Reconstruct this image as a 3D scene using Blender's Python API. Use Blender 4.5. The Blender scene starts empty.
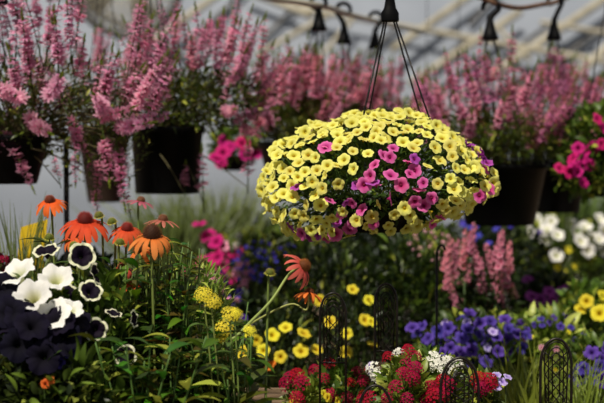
import bpy, math, random
import numpy as np
from mathutils import Vector, Matrix, Euler

rnd = random.Random(7)
rng = np.random.default_rng(11)
sc = bpy.context.scene
COL = sc.collection

# ------------------------------------------------------------------ camera frame
F = 1426.0
CAM = np.array([0.0, 0.0, 1.45])
PITCH = math.atan(51.5 / F)
FWD = np.array([0, math.cos(PITCH), -math.sin(PITCH)])
UP = np.array([0, math.sin(PITCH), math.cos(PITCH)])
RIGHT = np.array([1.0, 0, 0])


def P(px, py, d):
    """world point seen at (px, py) of the photograph at distance d"""
    return CAM + d * (FWD + (px - 302.0) / F * RIGHT + (201.5 - py) / F * UP)


def lin(c):
    out = []
    for v in c:
        v = v / 255.0
        out.append(v / 12.92 if v <= 0.04045 else ((v + 0.055) / 1.055) ** 2.4)
    return np.array(out)


# ------------------------------------------------------------------ geometry store
class Geo:
    def __init__(s):
        s.V, s.Q, s.T, s.C, s.n = [], [], [], [], 0

    def add(s, tpl, M=None, t=None, col=None):
        V, Q, T, C = tpl
        if M is not None:
            V = V @ np.asarray(M).T
        if t is not None:
            V = V + np.asarray(t)
        s.V.append(V)
        if len(Q): s.Q.append(Q + s.n)
        if len(T): s.T.append(T + s.n)
        s.C.append(np.broadcast_to(C if col is None else C * np.asarray(col), V.shape).copy())
        s.n += len(V)
        return s

    def many(s, tpl, Ms, ts, cols=None):
        V, Q, T, C = tpl
        k, m = len(Ms), len(V)
        W = np.einsum('kij,mj->kmi', Ms, V) + ts[:, None, :]
        off = (np.arange(k) * m + s.n)[:, None, None]
        s.V.append(W.reshape(-1, 3))
        if len(Q): s.Q.append((Q[None] + off).reshape(-1, 4))
        if len(T): s.T.append((T[None] + off).reshape(-1, 3))
        CC = np.broadcast_to(C[None], (k, m, 3))
        if cols is not None:
            CC = CC * cols[:, None, :]
        s.C.append(CC.reshape(-1, 3).copy())
        s.n += k * m
        return s

    def tpl(s):
        V = np.concatenate(s.V); C = np.concatenate(s.C)
        Q = np.concatenate(s.Q) if s.Q else np.zeros((0, 4), int)
        T = np.concatenate(s.T) if s.T else np.zeros((0, 3), int)
        return V, Q, T, C

    def mesh(s, name, mat, origin=(0, 0, 0), smooth=True):
        V, Q, T, C = s.tpl()
        V = V - np.asarray(origin)
        me = bpy.data.meshes.new(name)
        me.vertices.add(len(V))
        me.vertices.foreach_set('co', V.astype(np.float32).ravel())
        li = np.concatenate([Q.ravel(), T.ravel()]).astype(np.int32)
        me.loops.add(len(li))
        me.loops.foreach_set('vertex_index', li)
        n = len(Q) + len(T)
        me.polygons.add(n)
        st = np.concatenate([np.arange(len(Q)) * 4, len(Q) * 4 + np.arange(len(T)) * 3]).astype(np.int32)
        me.polygons.foreach_set('loop_start', st)
        me.polygons.foreach_set('use_smooth', np.full(n, smooth, bool))
        me.update(calc_edges=True)
        at = me.color_attributes.new('col', 'FLOAT_COLOR', 'POINT')
        cc = np.ones((len(V), 4), np.float32)
        cc[:, :3] = C
        at.data.foreach_set('color', cc.ravel())
        me.materials.append(mat)
        return me


def unit(v):
    v = np.asarray(v, float)
    return v / (np.linalg.norm(v, axis=-1, keepdims=True) + 1e-9)


def frame_z(z, spin=0.0):
    """matrices whose local +Z looks along z"""
    z = unit(z)
    single = z.ndim == 1
    z = np.atleast_2d(z)
    up = np.where(np.abs(z[:, 2:3]) > 0.93, np.array([[0, 1.0, 0]]), np.array([[0, 0, 1.0]]))
    x = unit(np.cross(up, z)); y = np.cross(z, x)
    s = np.broadcast_to(np.asarray(spin, float), (len(z),))
    c_, s_ = np.cos(s)[:, None], np.sin(s)[:, None]
    x2 = x * c_ + y * s_; y2 = -x * s_ + y * c_
    M = np.stack([x2, y2, z], axis=2)
    return M[0] if single else M


def frame_y(y, up):
    """matrices whose local +Y looks along y and +Z roughly along up"""
    y = unit(y); x = unit(np.cross(y, up)); z = np.cross(x, y)
    return np.stack([x, y, z], axis=-1)


def tube(pts, r, sides=6, col=(1, 1, 1), cap=True):
    pts = np.asarray(pts, float)
    n = len(pts)
    rr = np.broadcast_to(np.asarray(r, float), (n,))
    tan = unit(np.gradient(pts, axis=0))
    ref = np.array([0.31, 0.17, 0.93]) if abs(unit(pts[-1] - pts[0])[2]) < 0.9 else np.array([1.0, 0.1, 0.05])
    V = []
    a = np.linspace(0, 2 * math.pi, sides, endpoint=False)
    nx = unit(np.cross(tan[0], ref))
    for i in range(n):
        nx = unit(nx - tan[i] * np.dot(nx, tan[i])); ny = np.cross(tan[i], nx)
        V.append(pts[i] + rr[i] * (np.cos(a)[:, None] * nx + np.sin(a)[:, None] * ny))
    V = np.concatenate(V)
    i = np.arange(n - 1)[:, None] * sides; j = np.arange(sides)[None]; k = (j + 1) % sides
    Q = np.stack([i + j, i + k, i + sides + k, i + sides + j], -1).reshape(-1, 4)
    T = []
    if cap:
        V = np.vstack([V, pts[0], pts[-1]])
        for q in range(sides):
            T.append((n * sides, (q + 1) % sides, q))
            T.append((n * sides + 1, (n - 1) * sides + q, (n - 1) * sides + (q + 1) % sides))
    T = np.array(T, int).reshape(-1, 3)
    C = np.tile(np.asarray(col, float), (len(V), 1))
    return V, Q, T, C


def lathe(prof, sides=24, col=(1, 1, 1)):
    """prof: list of (radius, z)"""
    a = np.linspace(0, 2 * math.pi, sides, endpoint=False)
    V = np.concatenate([np.stack([r * np.cos(a), r * np.sin(a), np.full(sides, z)], -1) for r, z in prof])
    n = len(prof)
    i = np.arange(n - 1)[:, None] * sides; j = np.arange(sides)[None]; k = (j + 1) % sides
    Q = np.stack([i + j, i + k, i + sides + k, i + sides + j], -1).reshape(-1, 4)
    return V, Q, np.zeros((0, 3), int), np.tile(np.asarray(col, float), (len(V), 1))


def box(a, b, col=(1, 1, 1)):
    a = np.asarray(a, float); b = np.asarray(b, float)
    V = np.array([[(a, b)[i][0], (a, b)[j][1], (a, b)[k][2]] for i in (0, 1) for j in (0, 1) for k in (0, 1)])
    Q = np.array([[0, 1, 3, 2], [4, 6, 7, 5], [0, 4, 5, 1], [2, 3, 7, 6], [0, 2, 6, 4], [1, 5, 7, 3]])
    return V, Q, np.zeros((0, 3), int), np.tile(np.asarray(col, float), (8, 1))


def curve(pts, n=12):
    """smooth curve through a few points (Catmull-Rom)"""
    p = np.asarray(pts, float)
    p = np.vstack([2 * p[0] - p[1], p, 2 * p[-1] - p[-2]])
    out = []
    for i in range(1, len(p) - 2):
        for t in np.linspace(0, 1, n, endpoint=False):
            a, b, c, d = p[i - 1], p[i], p[i + 1], p[i + 2]
            out.append(0.5 * (2 * b + (c - a) * t + (2 * a - 5 * b + 4 * c - d) * t * t + (3 * b - a - 3 * c + d) * t ** 3))
    out.append(p[-2])
    return np.array(out)


# ------------------------------------------------------------------ materials
def new_mat(name):
    m = bpy.data.materials.new(name); m.use_nodes = True
    nt = m.node_tree; nt.nodes.clear()
    return m, nt, nt.nodes.new('ShaderNodeOutputMaterial')


def attr_mat(name, rough=0.6, transl=0.3, spec=0.4, vary=0.25, scale=60.0, hue=0.02, transl_gain=1.0):
    m, nt, out = new_mat(name); N = nt.nodes; L = nt.links
    at = N.new('ShaderNodeAttribute'); at.attribute_name = 'col'
    oi = N.new('ShaderNodeObjectInfo')
    no = N.new('ShaderNodeTexNoise'); no.inputs['Scale'].default_value = scale
    tc = N.new('ShaderNodeTexCoord'); L.new(tc.outputs['Object'], no.inputs['Vector'])
    mr = N.new('ShaderNodeMapRange'); mr.inputs['To Min'].default_value = 1 - vary; mr.inputs['To Max'].default_value = 1 + vary
    L.new(no.outputs['Fac'], mr.inputs['Value'])
    m2 = N.new('ShaderNodeMapRange'); m2.inputs['To Min'].default_value = 1 - vary * .5; m2.inputs['To Max'].default_value = 1 + vary * .4
    L.new(oi.outputs['Random'], m2.inputs['Value'])
    mu = N.new('ShaderNodeMath'); mu.operation = 'MULTIPLY'; L.new(mr.outputs[0], mu.inputs[0]); L.new(m2.outputs[0], mu.inputs[1])
    m3 = N.new('ShaderNodeMapRange'); m3.inputs['To Min'].default_value = .5 - hue; m3.inputs['To Max'].default_value = .5 + hue
    L.new(oi.outputs['Random'], m3.inputs['Value'])
    hs = N.new('ShaderNodeHueSaturation'); L.new(at.outputs['Color'], hs.inputs['Color'])
    L.new(mu.outputs[0], hs.inputs['Value']); L.new(m3.outputs[0], hs.inputs['Hue'])
    b = N.new('ShaderNodeBsdfPrincipled'); b.inputs['Roughness'].default_value = rough
    b.inputs['Specular IOR Level'].default_value = spec
    L.new(hs.outputs[0], b.inputs['Base Color'])
    if transl > 0:
        tr = N.new('ShaderNodeBsdfTranslucent')
        L.new(hs.outputs[0], tr.inputs['Color'])
        mx = N.new('ShaderNodeMixShader'); mx.inputs[0].default_value = transl
        L.new(b.outputs[0], mx.inputs[1]); L.new(tr.outputs[0], mx.inputs[2]); L.new(mx.outputs[0], out.inputs[0])
    else:
        L.new(b.outputs[0], out.inputs[0])
    return m


def plain_mat(name, col, rough=0.5, metal=0.0, spec=0.5, scale=20.0, col2=None, bump=0.0, stretch=(1, 1, 1), transl=0.0):
    m, nt, out = new_mat(name); N = nt.nodes; L = nt.links
    tc = N.new('ShaderNodeTexCoord'); mp = N.new('ShaderNodeMapping'); mp.inputs['Scale'].default_value = stretch
    L.new(tc.outputs['Object'], mp.inputs['Vector'])
    no = N.new('ShaderNodeTexNoise'); no.inputs['Scale'].default_value = scale; no.inputs['Detail'].default_value = 6
    L.new(mp.outputs[0], no.inputs['Vector'])
    cr = N.new('ShaderNodeValToRGB')
    c1 = lin(col); c2 = lin(col2) if col2 is not None else c1 * .75
    cr.color_ramp.elements[0].position = .35; cr.color_ramp.elements[0].color = (*c2, 1)
    cr.color_ramp.elements[1].position = .65; cr.color_ramp.elements[1].color = (*c1, 1)
    L.new(no.outputs['Fac'], cr.inputs[0])
    b = N.new('ShaderNodeBsdfPrincipled'); b.inputs['Roughness'].default_value = rough
    b.inputs['Metallic'].default_value = metal; b.inputs['Specular IOR Level'].default_value = spec
    L.new(cr.outputs[0], b.inputs['Base Color'])
    if bump:
        bu = N.new('ShaderNodeBump'); bu.inputs['Strength'].default_value = bump; bu.inputs['Distance'].default_value = .01
        L.new(no.outputs['Fac'], bu.inputs['Height']); L.new(bu.outputs[0], b.inputs['Normal'])
    if transl:
        tr = N.new('ShaderNodeBsdfTranslucent'); L.new(cr.outputs[0], tr.inputs['Color'])
        mx = N.new('ShaderNodeMixShader'); mx.inputs[0].default_value = transl
        L.new(b.outputs[0], mx.inputs[1]); L.new(tr.outputs[0], mx.inputs[2]); L.new(mx.outputs[0], out.inputs[0])
    else:
        L.new(b.outputs[0], out.inputs[0])
    return m


PETAL = attr_mat('petal', rough=.7, transl=.32, spec=.2, vary=.18, scale=70, hue=.012)
SPIKE = attr_mat('spike_petal', rough=.7, transl=.45, spec=.2, vary=.2, scale=50, hue=.01)
VELVET = attr_mat('velvet_petal', rough=.85, transl=.12, spec=.15, vary=.2, scale=60, hue=.02)
LEAF = attr_mat('leaf', rough=.42, transl=.3, spec=.45, vary=.35, scale=25, hue=.015)
STEM = attr_mat('stem', rough=.55, transl=0, spec=.4, vary=.2, scale=30)
CONE = attr_mat('seed_cone', rough=.7, transl=0, spec=.3, vary=.2, scale=200)
PLASTIC = plain_mat('black_plastic', (11, 11, 12), rough=.45, spec=.12, scale=8, col2=(7, 7, 8))
BROWNPOT = plain_mat('brown_plastic', (58, 44, 36), rough=.5, spec=.3, scale=6)
IRON = plain_mat('black_iron', (26, 25, 24), rough=.38, metal=.6, spec=.5, scale=60, col2=(48, 40, 34))
WIRE = plain_mat('dark_wire', (36, 34, 32), rough=.4, metal=.7, scale=40)
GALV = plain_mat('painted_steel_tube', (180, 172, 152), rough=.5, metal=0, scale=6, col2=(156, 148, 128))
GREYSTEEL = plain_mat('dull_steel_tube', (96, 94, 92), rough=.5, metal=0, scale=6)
RUST = plain_mat('rusty_pipe', (128, 92, 64), rough=.7, scale=35, col2=(76, 54, 40), bump=.3)
SHEET = plain_mat('greenhouse_plastic', (143, 149, 160), rough=.6, scale=1.2, col2=(132, 138, 149), spec=.2, stretch=(1, 1, .4))
GRAVEL = plain_mat('gravel_floor', (92, 86, 74), rough=.9, scale=40, col2=(46, 44, 38), bump=.6)
WOOD = plain_mat('weathered_wood', (150, 124, 96), rough=.75, scale=9, col2=(92, 74, 56), bump=.4, stretch=(1, 12, 12))
SOIL = plain_mat('potting_soil', (44, 34, 26), rough=.95, scale=60, col2=(22, 18, 14), bump=.8)
YCARD = plain_mat('yellow_plastic_card', (226, 190, 30), rough=.45, scale=5, col2=(214, 176, 22))

# ------------------------------------------------------------------ objects
ORIG = {}


def root(name, loc, label, cat, group=None):
    o = bpy.data.objects.new(name, None); COL.objects.link(o)
    o.location = loc; o.empty_display_size = .05
    o['label'] = label; o['category'] = cat
    if group: o['group'] = group
    ORIG[o.name] = np.asarray(loc, float)
    return o


def part(name, geo, mat, parent=None, smooth=True, label=None, kind=None):
    """geo is in world coordinates"""
    org = ORIG[parent.name] if parent is not None else np.zeros(3)
    me = geo.mesh(name, mat, org, smooth)
    o = bpy.data.objects.new(name, me); COL.objects.link(o)
    if parent is not None: o.parent = parent
    ORIG[o.name] = org
    if label: o['label'] = label
    if kind: o['kind'] = kind
    return o


def single(name, geo, mat, label, cat, group=None, smooth=True):
    o = part(name, geo, mat, None, smooth)
    o['label'] = label; o['category'] = cat
    if group: o['group'] = group
    return o


def place(name, me, parent, loc, M=None, s=1.0, label=None):
    o = bpy.data.objects.new(name, me); COL.objects.link(o)
    o.parent = parent
    l = np.asarray(loc) - ORIG[parent.name]
    M3 = Matrix(np.asarray(M).tolist()) if M is not None else Matrix.Identity(3)
    sv = (s, s, s) if np.isscalar(s) else s
    o.matrix_local = Matrix.LocRotScale(Vector(l), M3.to_quaternion(), Vector(sv))
    if label: o['label'] = label
    return o


def sub(name, me, parent):
    o = bpy.data.objects.new(name, me); COL.objects.link(o); o.parent = parent
    return o


def structure(o):
    o['kind'] = 'structure'; return o


# ------------------------------------------------------------------ templates: leaves
def leaf_tpl(L=1.0, W=.3, droop=.3, fold=.18, n=5, col=(1, 1, 1), blunt=1.0, wave=0.0):
    ts = np.linspace(0, 1, n + 1); V = []; C = []
    for i, t in enumerate(ts):
        w = W * .5 * (math.sin(math.pi * min(1, t ** blunt * .96 + .03)) ** .85)
        y = L * (t - .12 * droop * t * t); z = -droop * L * t * t + .12 * L * t
        z2 = z + fold * w * 2 + wave * W * math.sin(t * 9)
        V += [(-w, y, z2), (0, y, z), (w, y, z2)]
        C += [1.0, 1.25, 1.0]
    Q = []
    for i in range(n):
        a = i * 3
        Q += [(a, a + 1, a + 4, a + 3), (a + 1, a + 2, a + 5, a + 4)]
    return np.array(V), np.array(Q), np.zeros((0, 3), int), np.outer(C, np.asarray(col, float))


LANCE = leaf_tpl(1, .3, .5, n=6)
OVAL = leaf_tpl(1, .5, .3, n=4, blunt=.85)
SMALL = leaf_tpl(1, .3, .2, n=2)
BLADE = leaf_tpl(1, .035, .5, n=7, fold=.5, blunt=.5)


def greens(n, a, b, hi=None, p_hi=.12):
    a, b = lin(a), lin(b); t = rng.random((n, 1)); c = a * (1 - t) + b * t
    if hi is not None:
        m = rng.random(n) < p_hi; c[m] = lin(hi) * (.75 + .4 * rng.random((m.sum(), 1)))
    return c


def ellipsoid_pts(n, c, r, shell=.5, zmin=-1.0):
    out = np.zeros((0, 3))
    while len(out) < n:
        v = unit(rng.normal(size=(n * 2, 3))); v = v[v[:, 2] > zmin]
        rad = shell + (1 - shell) * rng.random((len(v), 1)) ** .5
        out = np.vstack([out, v * rad])
    v = out[:n]
    return v * np.asarray(r) + np.asarray(c), v


def foliage(g, n, c, r, size, tpl, ca, cb, hi=None, p_hi=.1, shell=.45, zmin=-1, upward=.5, jit=.6):
    pts, v = ellipsoid_pts(n, c, r, shell, zmin)
    d = unit(v + np.array([0, 0, upward]) + jit * rng.normal(size=v.shape))
    up = unit(np.array([0, 0, 1.0]) + .5 * rng.normal(size=v.shape))
    M = frame_y(d, up)
    s = size * (.6 + .7 * rng.random(n))
    g.many(tpl, M * s[:, None, None], pts, greens(n, ca, cb, hi, p_hi))
    return pts


def stems_to(g, base, spread, pts, r=.0018, col=(70, 92, 40), sag=.15):
    for p in pts:
        b = base + np.array([rnd.uniform(-1, 1) * spread, rnd.uniform(-1, 1) * spread, 0])
        mid = b * .45 + p * .55; mid[2] += sag * np.linalg.norm(p - b) * rnd.uniform(.4, 1)
        g.add(tube(curve([b, mid, p], 5), np.linspace(r * 1.4, r * .7, 11), 4, lin(col) * rnd.uniform(.7, 1.3), cap=False))


# ------------------------------------------------------------------ templates: flowers
def funnel_tpl(cols, depth=.7, notch=.16, ruffle=.06, n=25, flare=.12, rings=(.07, .14, .24, .5, .8, .9, 1.0), lobes=5, cup=0.0, seed=0):
    """five-lobed trumpet of radius 1 that opens along +Z; cols: (radius, colour) stops"""
    rr = random.Random(seed); ph = rr.uniform(0, 6.28)
    a = np.linspace(0, 2 * math.pi, n, endpoint=False)
    lob = 1 - notch * (1 - np.abs(np.sin(lobes * a / 2)) ** .55)
    V = []; C = []
    for q in rings:
        k = q * q
        rad = q * (1 + (lob - 1) * k)
        if q < .3: z = -depth * (1 - q / .3) ** .8
        else: z = (q - .3) * cup
        zz = z + ruffle * k * (np.sin(lobes * a + ph) + .6 * np.sin((2 * lobes + 1) * a + 2 * ph)) - flare * max(0, q - .75) * 4 * (q - .75)
        V.append(np.stack([rad * np.cos(a), rad * np.sin(a), zz * np.ones(n)], -1))
        st = cols; c = lin(st[-1][1])
        for i in range(len(st) - 1):
            if st[i][0] <= q <= st[i + 1][0]:
                t = (q - st[i][0]) / (st[i + 1][0] - st[i][0] + 1e-9)
                c = lin(st[i][1]) * (1 - t) + lin(st[i + 1][1]) * t; break
        if q < st[0][0]: c = lin(st[0][1])
        C.append(np.tile(c, (n, 1)))
    V = np.concatenate(V); C = np.concatenate(C)
    m = len(rings); i = np.arange(m - 1)[:, None] * n; j = np.arange(n)[None]; k = (j + 1) % n
    Q = np.stack([i + j, i + k, i + n + k, i + n + j], -1).reshape(-1, 4)
    return V, Q, np.zeros((0, 3), int), C


def throat_tpl(col, r=.15, z=-.2):
    """small raised eye in the mouth of the trumpet"""
    prof = [(0.001, z + .13), (r * .5, z + .11), (r * .9, z + .04), (r, z)]
    return lathe(prof, 8, lin(col))


def petal_ring(n, L, W, droop, col, col_tip=None, r0=.12, seg=4, jit=.12, seed=0, notch=False, up=-.12, missing=0):
    """ray petals around +Z"""
    rr = random.Random(seed); g = Geo()
    c0 = lin(col); c1 = lin(col_tip) if col_tip else c0
    for k in range(n):
        if rr.random() < missing: continue
        a = 2 * math.pi * k / n + rr.uniform(-jit, jit)
        l = L * rr.uniform(.85, 1.08); w = W * rr.uniform(.8, 1.15); dr = droop * rr.uniform(.6, 1.15)
        V = []; C = []
        ang = up; y = r0; z = 0
        for i in range(seg + 1):
            t = i / seg
            ww = w * .5 * (.45 + .75 * math.sin(math.pi * min(1, t * .78 + .12))) * (1 if t < .95 else .45)
            V += [(y, -ww, z - ww * .25), (y, 0, z), (y, ww, z - ww * .25)]
            cc = (c0 * (1 - t) + c1 * t) * rr.uniform(.9, 1.08)
            C += [cc * .92, cc, cc * .92]
            y += l / seg * math.cos(ang); z += l / seg * math.sin(ang); ang -= dr / seg * 1.5
        Q = []
        for i in range(seg):
            b = i * 3; Q += [(b, b + 1, b + 4, b + 3), (b + 1, b + 2, b + 5, b + 4)]
        ca, sa = math.cos(a), math.sin(a)
        g.add((np.array(V), np.array(Q), np.zeros((0, 3), int), np.array(C)), np.array([[ca, -sa, 0], [sa, ca, 0], [0, 0, 1]]))
    return g


def cone_geo(r, h, base, tip, n=150, spike=.16):
    g = Geo()
    prof = [(r * .35, -h * .12), (r * .95, -h * .05), (r, h * .12), (r * .93, h * .4), (r * .7, h * .72), (r * .36, h * .93), (.0001, h)]
    g.add(lathe(prof, 16, lin(base)))
    cb, ct = lin(base), lin(tip)
    sp = np.array([(-.5, 0, 0), (.25, .43, 0), (.25, -.43, 0), (0, 0, 1.0)]); T = np.array([(0, 1, 3), (1, 2, 3), (2, 0, 3)])
    for i in range(n):
        u = (i + .5) / n; ph = i * 2.39996
        zz = 1 - u; rad = math.sqrt(max(0, 1 - zz * zz)) ** .8
        p = np.array([r * rad * math.cos(ph), r * rad * math.sin(ph), h * (zz * .95)])
        nrm = unit([math.cos(ph) * rad * 1.1, math.sin(ph) * rad * 1.1, zz + .35])
        M = frame_z(nrm) @ np.diag([r * .13, r * .13, r * spike * 2.2])
        g.add((sp, np.zeros((0, 4), int), T, np.array([cb, cb, cb, ct]) * rnd.uniform(.8, 1.2)), M, p)
    return g


# pink flower spike: tiers of fan-shaped florets on a leafy stem, bud tip
def floret(size, ca, cb, seed):
    rr = random.Random(seed); V = []; Q = []; C = []
    ca, cb = lin(ca), lin(cb)
    for k in range(5):
        a = math.radians(-70 + 35 * k + rr.uniform(-8, 8)); l = size * rr.uniform(.8, 1.1); w = size * .17
        dx, dy = math.sin(a), math.cos(a); nx, ny = dy, -dx; dr = rr.uniform(-.25, .1)
        b = len(V)
        for t, ww in ((.08, .35), (.6, 1.0), (1.0, .5)):
            z = dr * l * t * t
            V += [(dx * l * t - nx * w * ww, dy * l * t - ny * w * ww, z), (dx * l * t + nx * w * ww, dy * l * t + ny * w * ww, z)]
            c = ca * (1 - t) + cb * t; C += [c, c]
        Q += [(b, b + 1, b + 3, b + 2), (b + 2, b + 3, b + 5, b + 4)]
    return np.array(V), np.array(Q), np.zeros((0, 3), int), np.array(C)


def spike_mesh(length, rad, ca, cb, seed, tiers=9, per=5, tip=.12, green=(92, 112, 44)):
    rr = random.Random(seed); g = Geo()
    bend = rr.uniform(-.08, .08) * length
    def ax(t): return np.array([bend * math.sin(t * 2.2), bend * .4 * t, t * length])
    g.add(tube([ax(t) for t in np.linspace(-.5, 1, 10)], np.linspace(.0022, .0012, 10), 5, lin(green) * .7))
    for i in range(tiers):
        t = (i + .4) / tiers * .86
        sz = rad * (1.0 - .5 * max(0, t - .35) / .65) * rr.uniform(.8, 1.15)
        if rr.random() < .08: continue
        for k in range(per):
            a = k * 2 * math.pi / per + i * 1.3 + rr.uniform(-.4, .4)
            if rr.random() < .14: continue
            d = np.array([math.cos(a), math.sin(a), rr.uniform(-.1, .3)])
            M = frame_y(unit(d), np.array([0, 0, 1.0]) + np.array([rr.uniform(-.4, .4), rr.uniform(-.4, .4), 0]))
            sh = rr.uniform(.7, 1.1)
            g.add(floret(sz, ca, cb, seed * 100 + i * 7 + k), M, ax(t + rr.uniform(-.03, .03)) + d * .003, np.array([sh, sh * rr.uniform(.85, 1.05), sh]))
        for k in range(2):     # bracts
            a = rr.uniform(0, 6.28); d = np.array([math.cos(a), math.sin(a), .8])
            M = frame_y(unit(d), np.array([0, 0, 1.0]) + .2) * rad * .6
            g.add(SMALL, M, ax(t), lin(green) * rr.uniform(.6, 1.1))
    for i in range(14):
        t = .83 + .22 * i / 14; a = i * 2.4
        d = np.array([math.cos(a) * .6, math.sin(a) * .6, .9])
        g.add(OVAL, frame_y(unit(d), np.array([math.cos(a), math.sin(a), -.3])) * rad * (.56 - .02 * i), ax(t), lin((124, 140, 44)) * rr.uniform(.7, 1.15))
    return g


# ------------------------------------------------------------------ shared flower meshes
def mk(name, tpl, R, mat=PETAL):
    g = Geo(); g.add(tpl, np.eye(3) * R); return g.mesh(name, mat)


YEL = [mk('yellow_calibrachoa', funnel_tpl([(.07, (150, 120, 10)), (.2, (206, 180, 20)), (.32, (240, 232, 104)), (1, (246, 240, 136))], seed=s, ruffle=.05 + .02 * s, notch=.12 + .03 * s), .0155) for s in range(4)]
PNK = [mk('pink_calibrachoa', funnel_tpl([(.07, (110, 10, 60)), (.25, (190, 40, 120)), (.6, (232, 96, 168)), (1, (240, 128, 190))], seed=s, ruffle=.08, notch=.16), .016) for s in range(3)]
VIO = [mk('violet_calibrachoa', funnel_tpl([(.07, (80, 10, 80)), (.25, (150, 40, 140)), (1, (196, 96, 196))], seed=s, ruffle=.1, notch=.18), .0155) for s in range(2)]
THROAT = mk('throat', throat_tpl((176, 138, 10), .2, -.22), .0155)
THROATP = mk('throat', throat_tpl((120, 20, 60), .2, -.22), .0155)
WHP = [mk('white_petunia', funnel_tpl([(.07, (190, 196, 90)), (.25, (236, 236, 190)), (.4, (250, 248, 240)), (1, (252, 250, 246))], depth=.9, seed=s, ruffle=.1, notch=.16, n=35, cup=.3), .036) for s in range(3)]
BIC = [mk('bicolor_petunia', funnel_tpl([(.07, (10, 4, 12)), (.3, (24, 8, 34)), (.74, (16, 6, 24)), (.76, (16, 6, 24)), (.78, (244, 242, 200)), (1, (252, 250, 222))], seed=s, ruffle=.09, notch=.17, n=45, rings=(.07, .14, .24, .45, .62, .74, .76, .8, .9, 1.0), cup=.15), .025) for s in range(3)]
DRK = [mk('dark_petunia', funnel_tpl([(.07, (8, 5, 14)), (.4, (10, 7, 20)), (1, (16, 11, 32))], seed=s, ruffle=.12, notch=.15, n=35), .033, VELVET) for s in range(2)]
BLP = [mk('blue_violet_petunia', funnel_tpl(cup=.25 * (s - 1), cols=[(.07, (34, 16, 80)), (.35, (66, 44, 140)), (1, (104, 80, 182))], seed=s, ruffle=.16, notch=.24), .028) for s in range(3)]
MAG = [mk('magenta_petunia', funnel_tpl([(.07, (90, 0, 50)), (.4, (196, 20, 110)), (1, (222, 40, 136))], seed=s, ruffle=.1, notch=.16), .03) for s in range(2)]
PUR = [mk('purple_petunia', funnel_tpl([(.07, (90, 20, 90)), (.4, (150, 60, 150)), (1, (176, 84, 176))], seed=s, ruffle=.1, notch=.16), .03) for s in range(2)]
YPET = [mk('yellow_petunia', funnel_tpl([(.07, (170, 120, 10)), (.25, (214, 180, 20)), (.4, (240, 220, 50)), (1, (244, 228, 66))], seed=s, ruffle=.08, notch=.14), .026) for s in range(3)]
ORP = [mk('orange_blossom', funnel_tpl([(.07, (120, 30, 10)), (.4, (226, 96, 30)), (1, (236, 120, 50))], seed=s, ruffle=.08), .02) for s in range(1)]
PLB = [mk('pale_pink_blossom', funnel_tpl([(.07, (180, 60, 100)), (.4, (236, 150, 180)), (1, (244, 176, 196))], seed=s, ruffle=.08), .022) for s in range(2)]
BLU = [mk('blue_blossom', funnel_tpl([(.07, (220, 220, 240)), (.3, (60, 50, 190)), (1, (92, 80, 200))], seed=s, ruffle=.1, notch=.3, n=15, rings=(.07, .3, .7, 1)), .011) for s in range(2)]
LAV = [mk('lavender_blossom', funnel_tpl([(.07, (120, 90, 190)), (.4, (180, 160, 226)), (1, (206, 192, 240))], seed=s, ruffle=.1), .02) for s in range(2)]


def umbel(size, n, col, seed, flat=.35, mat=PETAL, eye=None):
    rr = random.Random(seed); g = Geo()
    fl = funnel_tpl([(.07, eye or col), (.3, col), (1, col)], depth=.4, notch=.45, n=10, rings=(.1, .45, 1), ruffle=.1)
    for i in range(n):
        u = (i + .5) / n; r = math.sqrt(u); a = i * 2.39996
        nrm = unit([r * math.cos(a) * .9, r * math.sin(a) * .9, 1.05 - r * .4])
        p = np.array([r * math.cos(a), r * math.sin(a), flat * (1 - r * r) * 1.6]) * size
        s = size * 1.25 / math.sqrt(n) * rr.uniform(.85, 1.15)
        g.add(fl, frame_z(nrm, rr.uniform(0, 6)) * s, p + np.array([0, 0, rr.uniform(-.1, .1) * size]), np.full(3, rr.uniform(.8, 1.1)))
    for i in range(0, n, 3):
        r = math.sqrt((i + .5) / n); a = i * 2.39996
        g.add(tube([(0, 0, -size * .9), (r * math.cos(a) * size * .9, r * math.sin(a) * size * .9, flat * (1 - r * r) * 1.4 * size)], size * .03, 3, lin((80, 100, 40)), cap=False))
    return g.mesh('flower_cluster', mat)


RED = [umbel(.022, 34, (172, 8, 54), s, .6) for s in range(3)]
WHU = [umbel(.021, 14, (246, 244, 232), s + 5, .6) for s in range(2)]
YAR = [umbel(.028, 44, (252, 238, 70), s + 9, .2) for s in range(3)]
MIX = [umbel(.016, 16, (240, 176, 190), s + 12, .6) for s in range(2)]

# ------------------------------------------------------------------ setting
S_LEN = 15.0
g = Geo(); g.add(box((-9, -1, -.1), (9, 21, 0)))
structure(part('floor', g, GRAVEL, smooth=False))
# curved plastic skin of the greenhouse, standing behind everything
g = Geo(); rows = []
prof = [(15.6, 0), (15.6, .9), (15.75, 1.4), (16.1, 2.0), (16.6, 2.7), (17.3, 3.5), (18.3, 4.3), (19.6, 5.0)]
nx = 30
for y, z in prof:
    for i in range(nx + 1):
        rows.append((-9 + 18 * i / nx, y, z))
V = np.array(rows, float); Q = []
for i in range(len(prof) - 1):
    for j in range(nx):
        a = i * (nx + 1) + j; Q.append((a, a + 1, a + nx + 2, a + nx + 1))
g.add((V, np.array(Q), np.zeros((0, 3), int), np.ones((len(V), 3))))
structure(part('wall_back', g, SHEET))


def sheet_y(z):
    for (y0, z0), (y1, z1) in zip(prof, prof[1:]):
        if z0 <= z <= z1: return y0 + (y1 - y0) * (z - z0) / (z1 - z0)
    return 12


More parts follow.
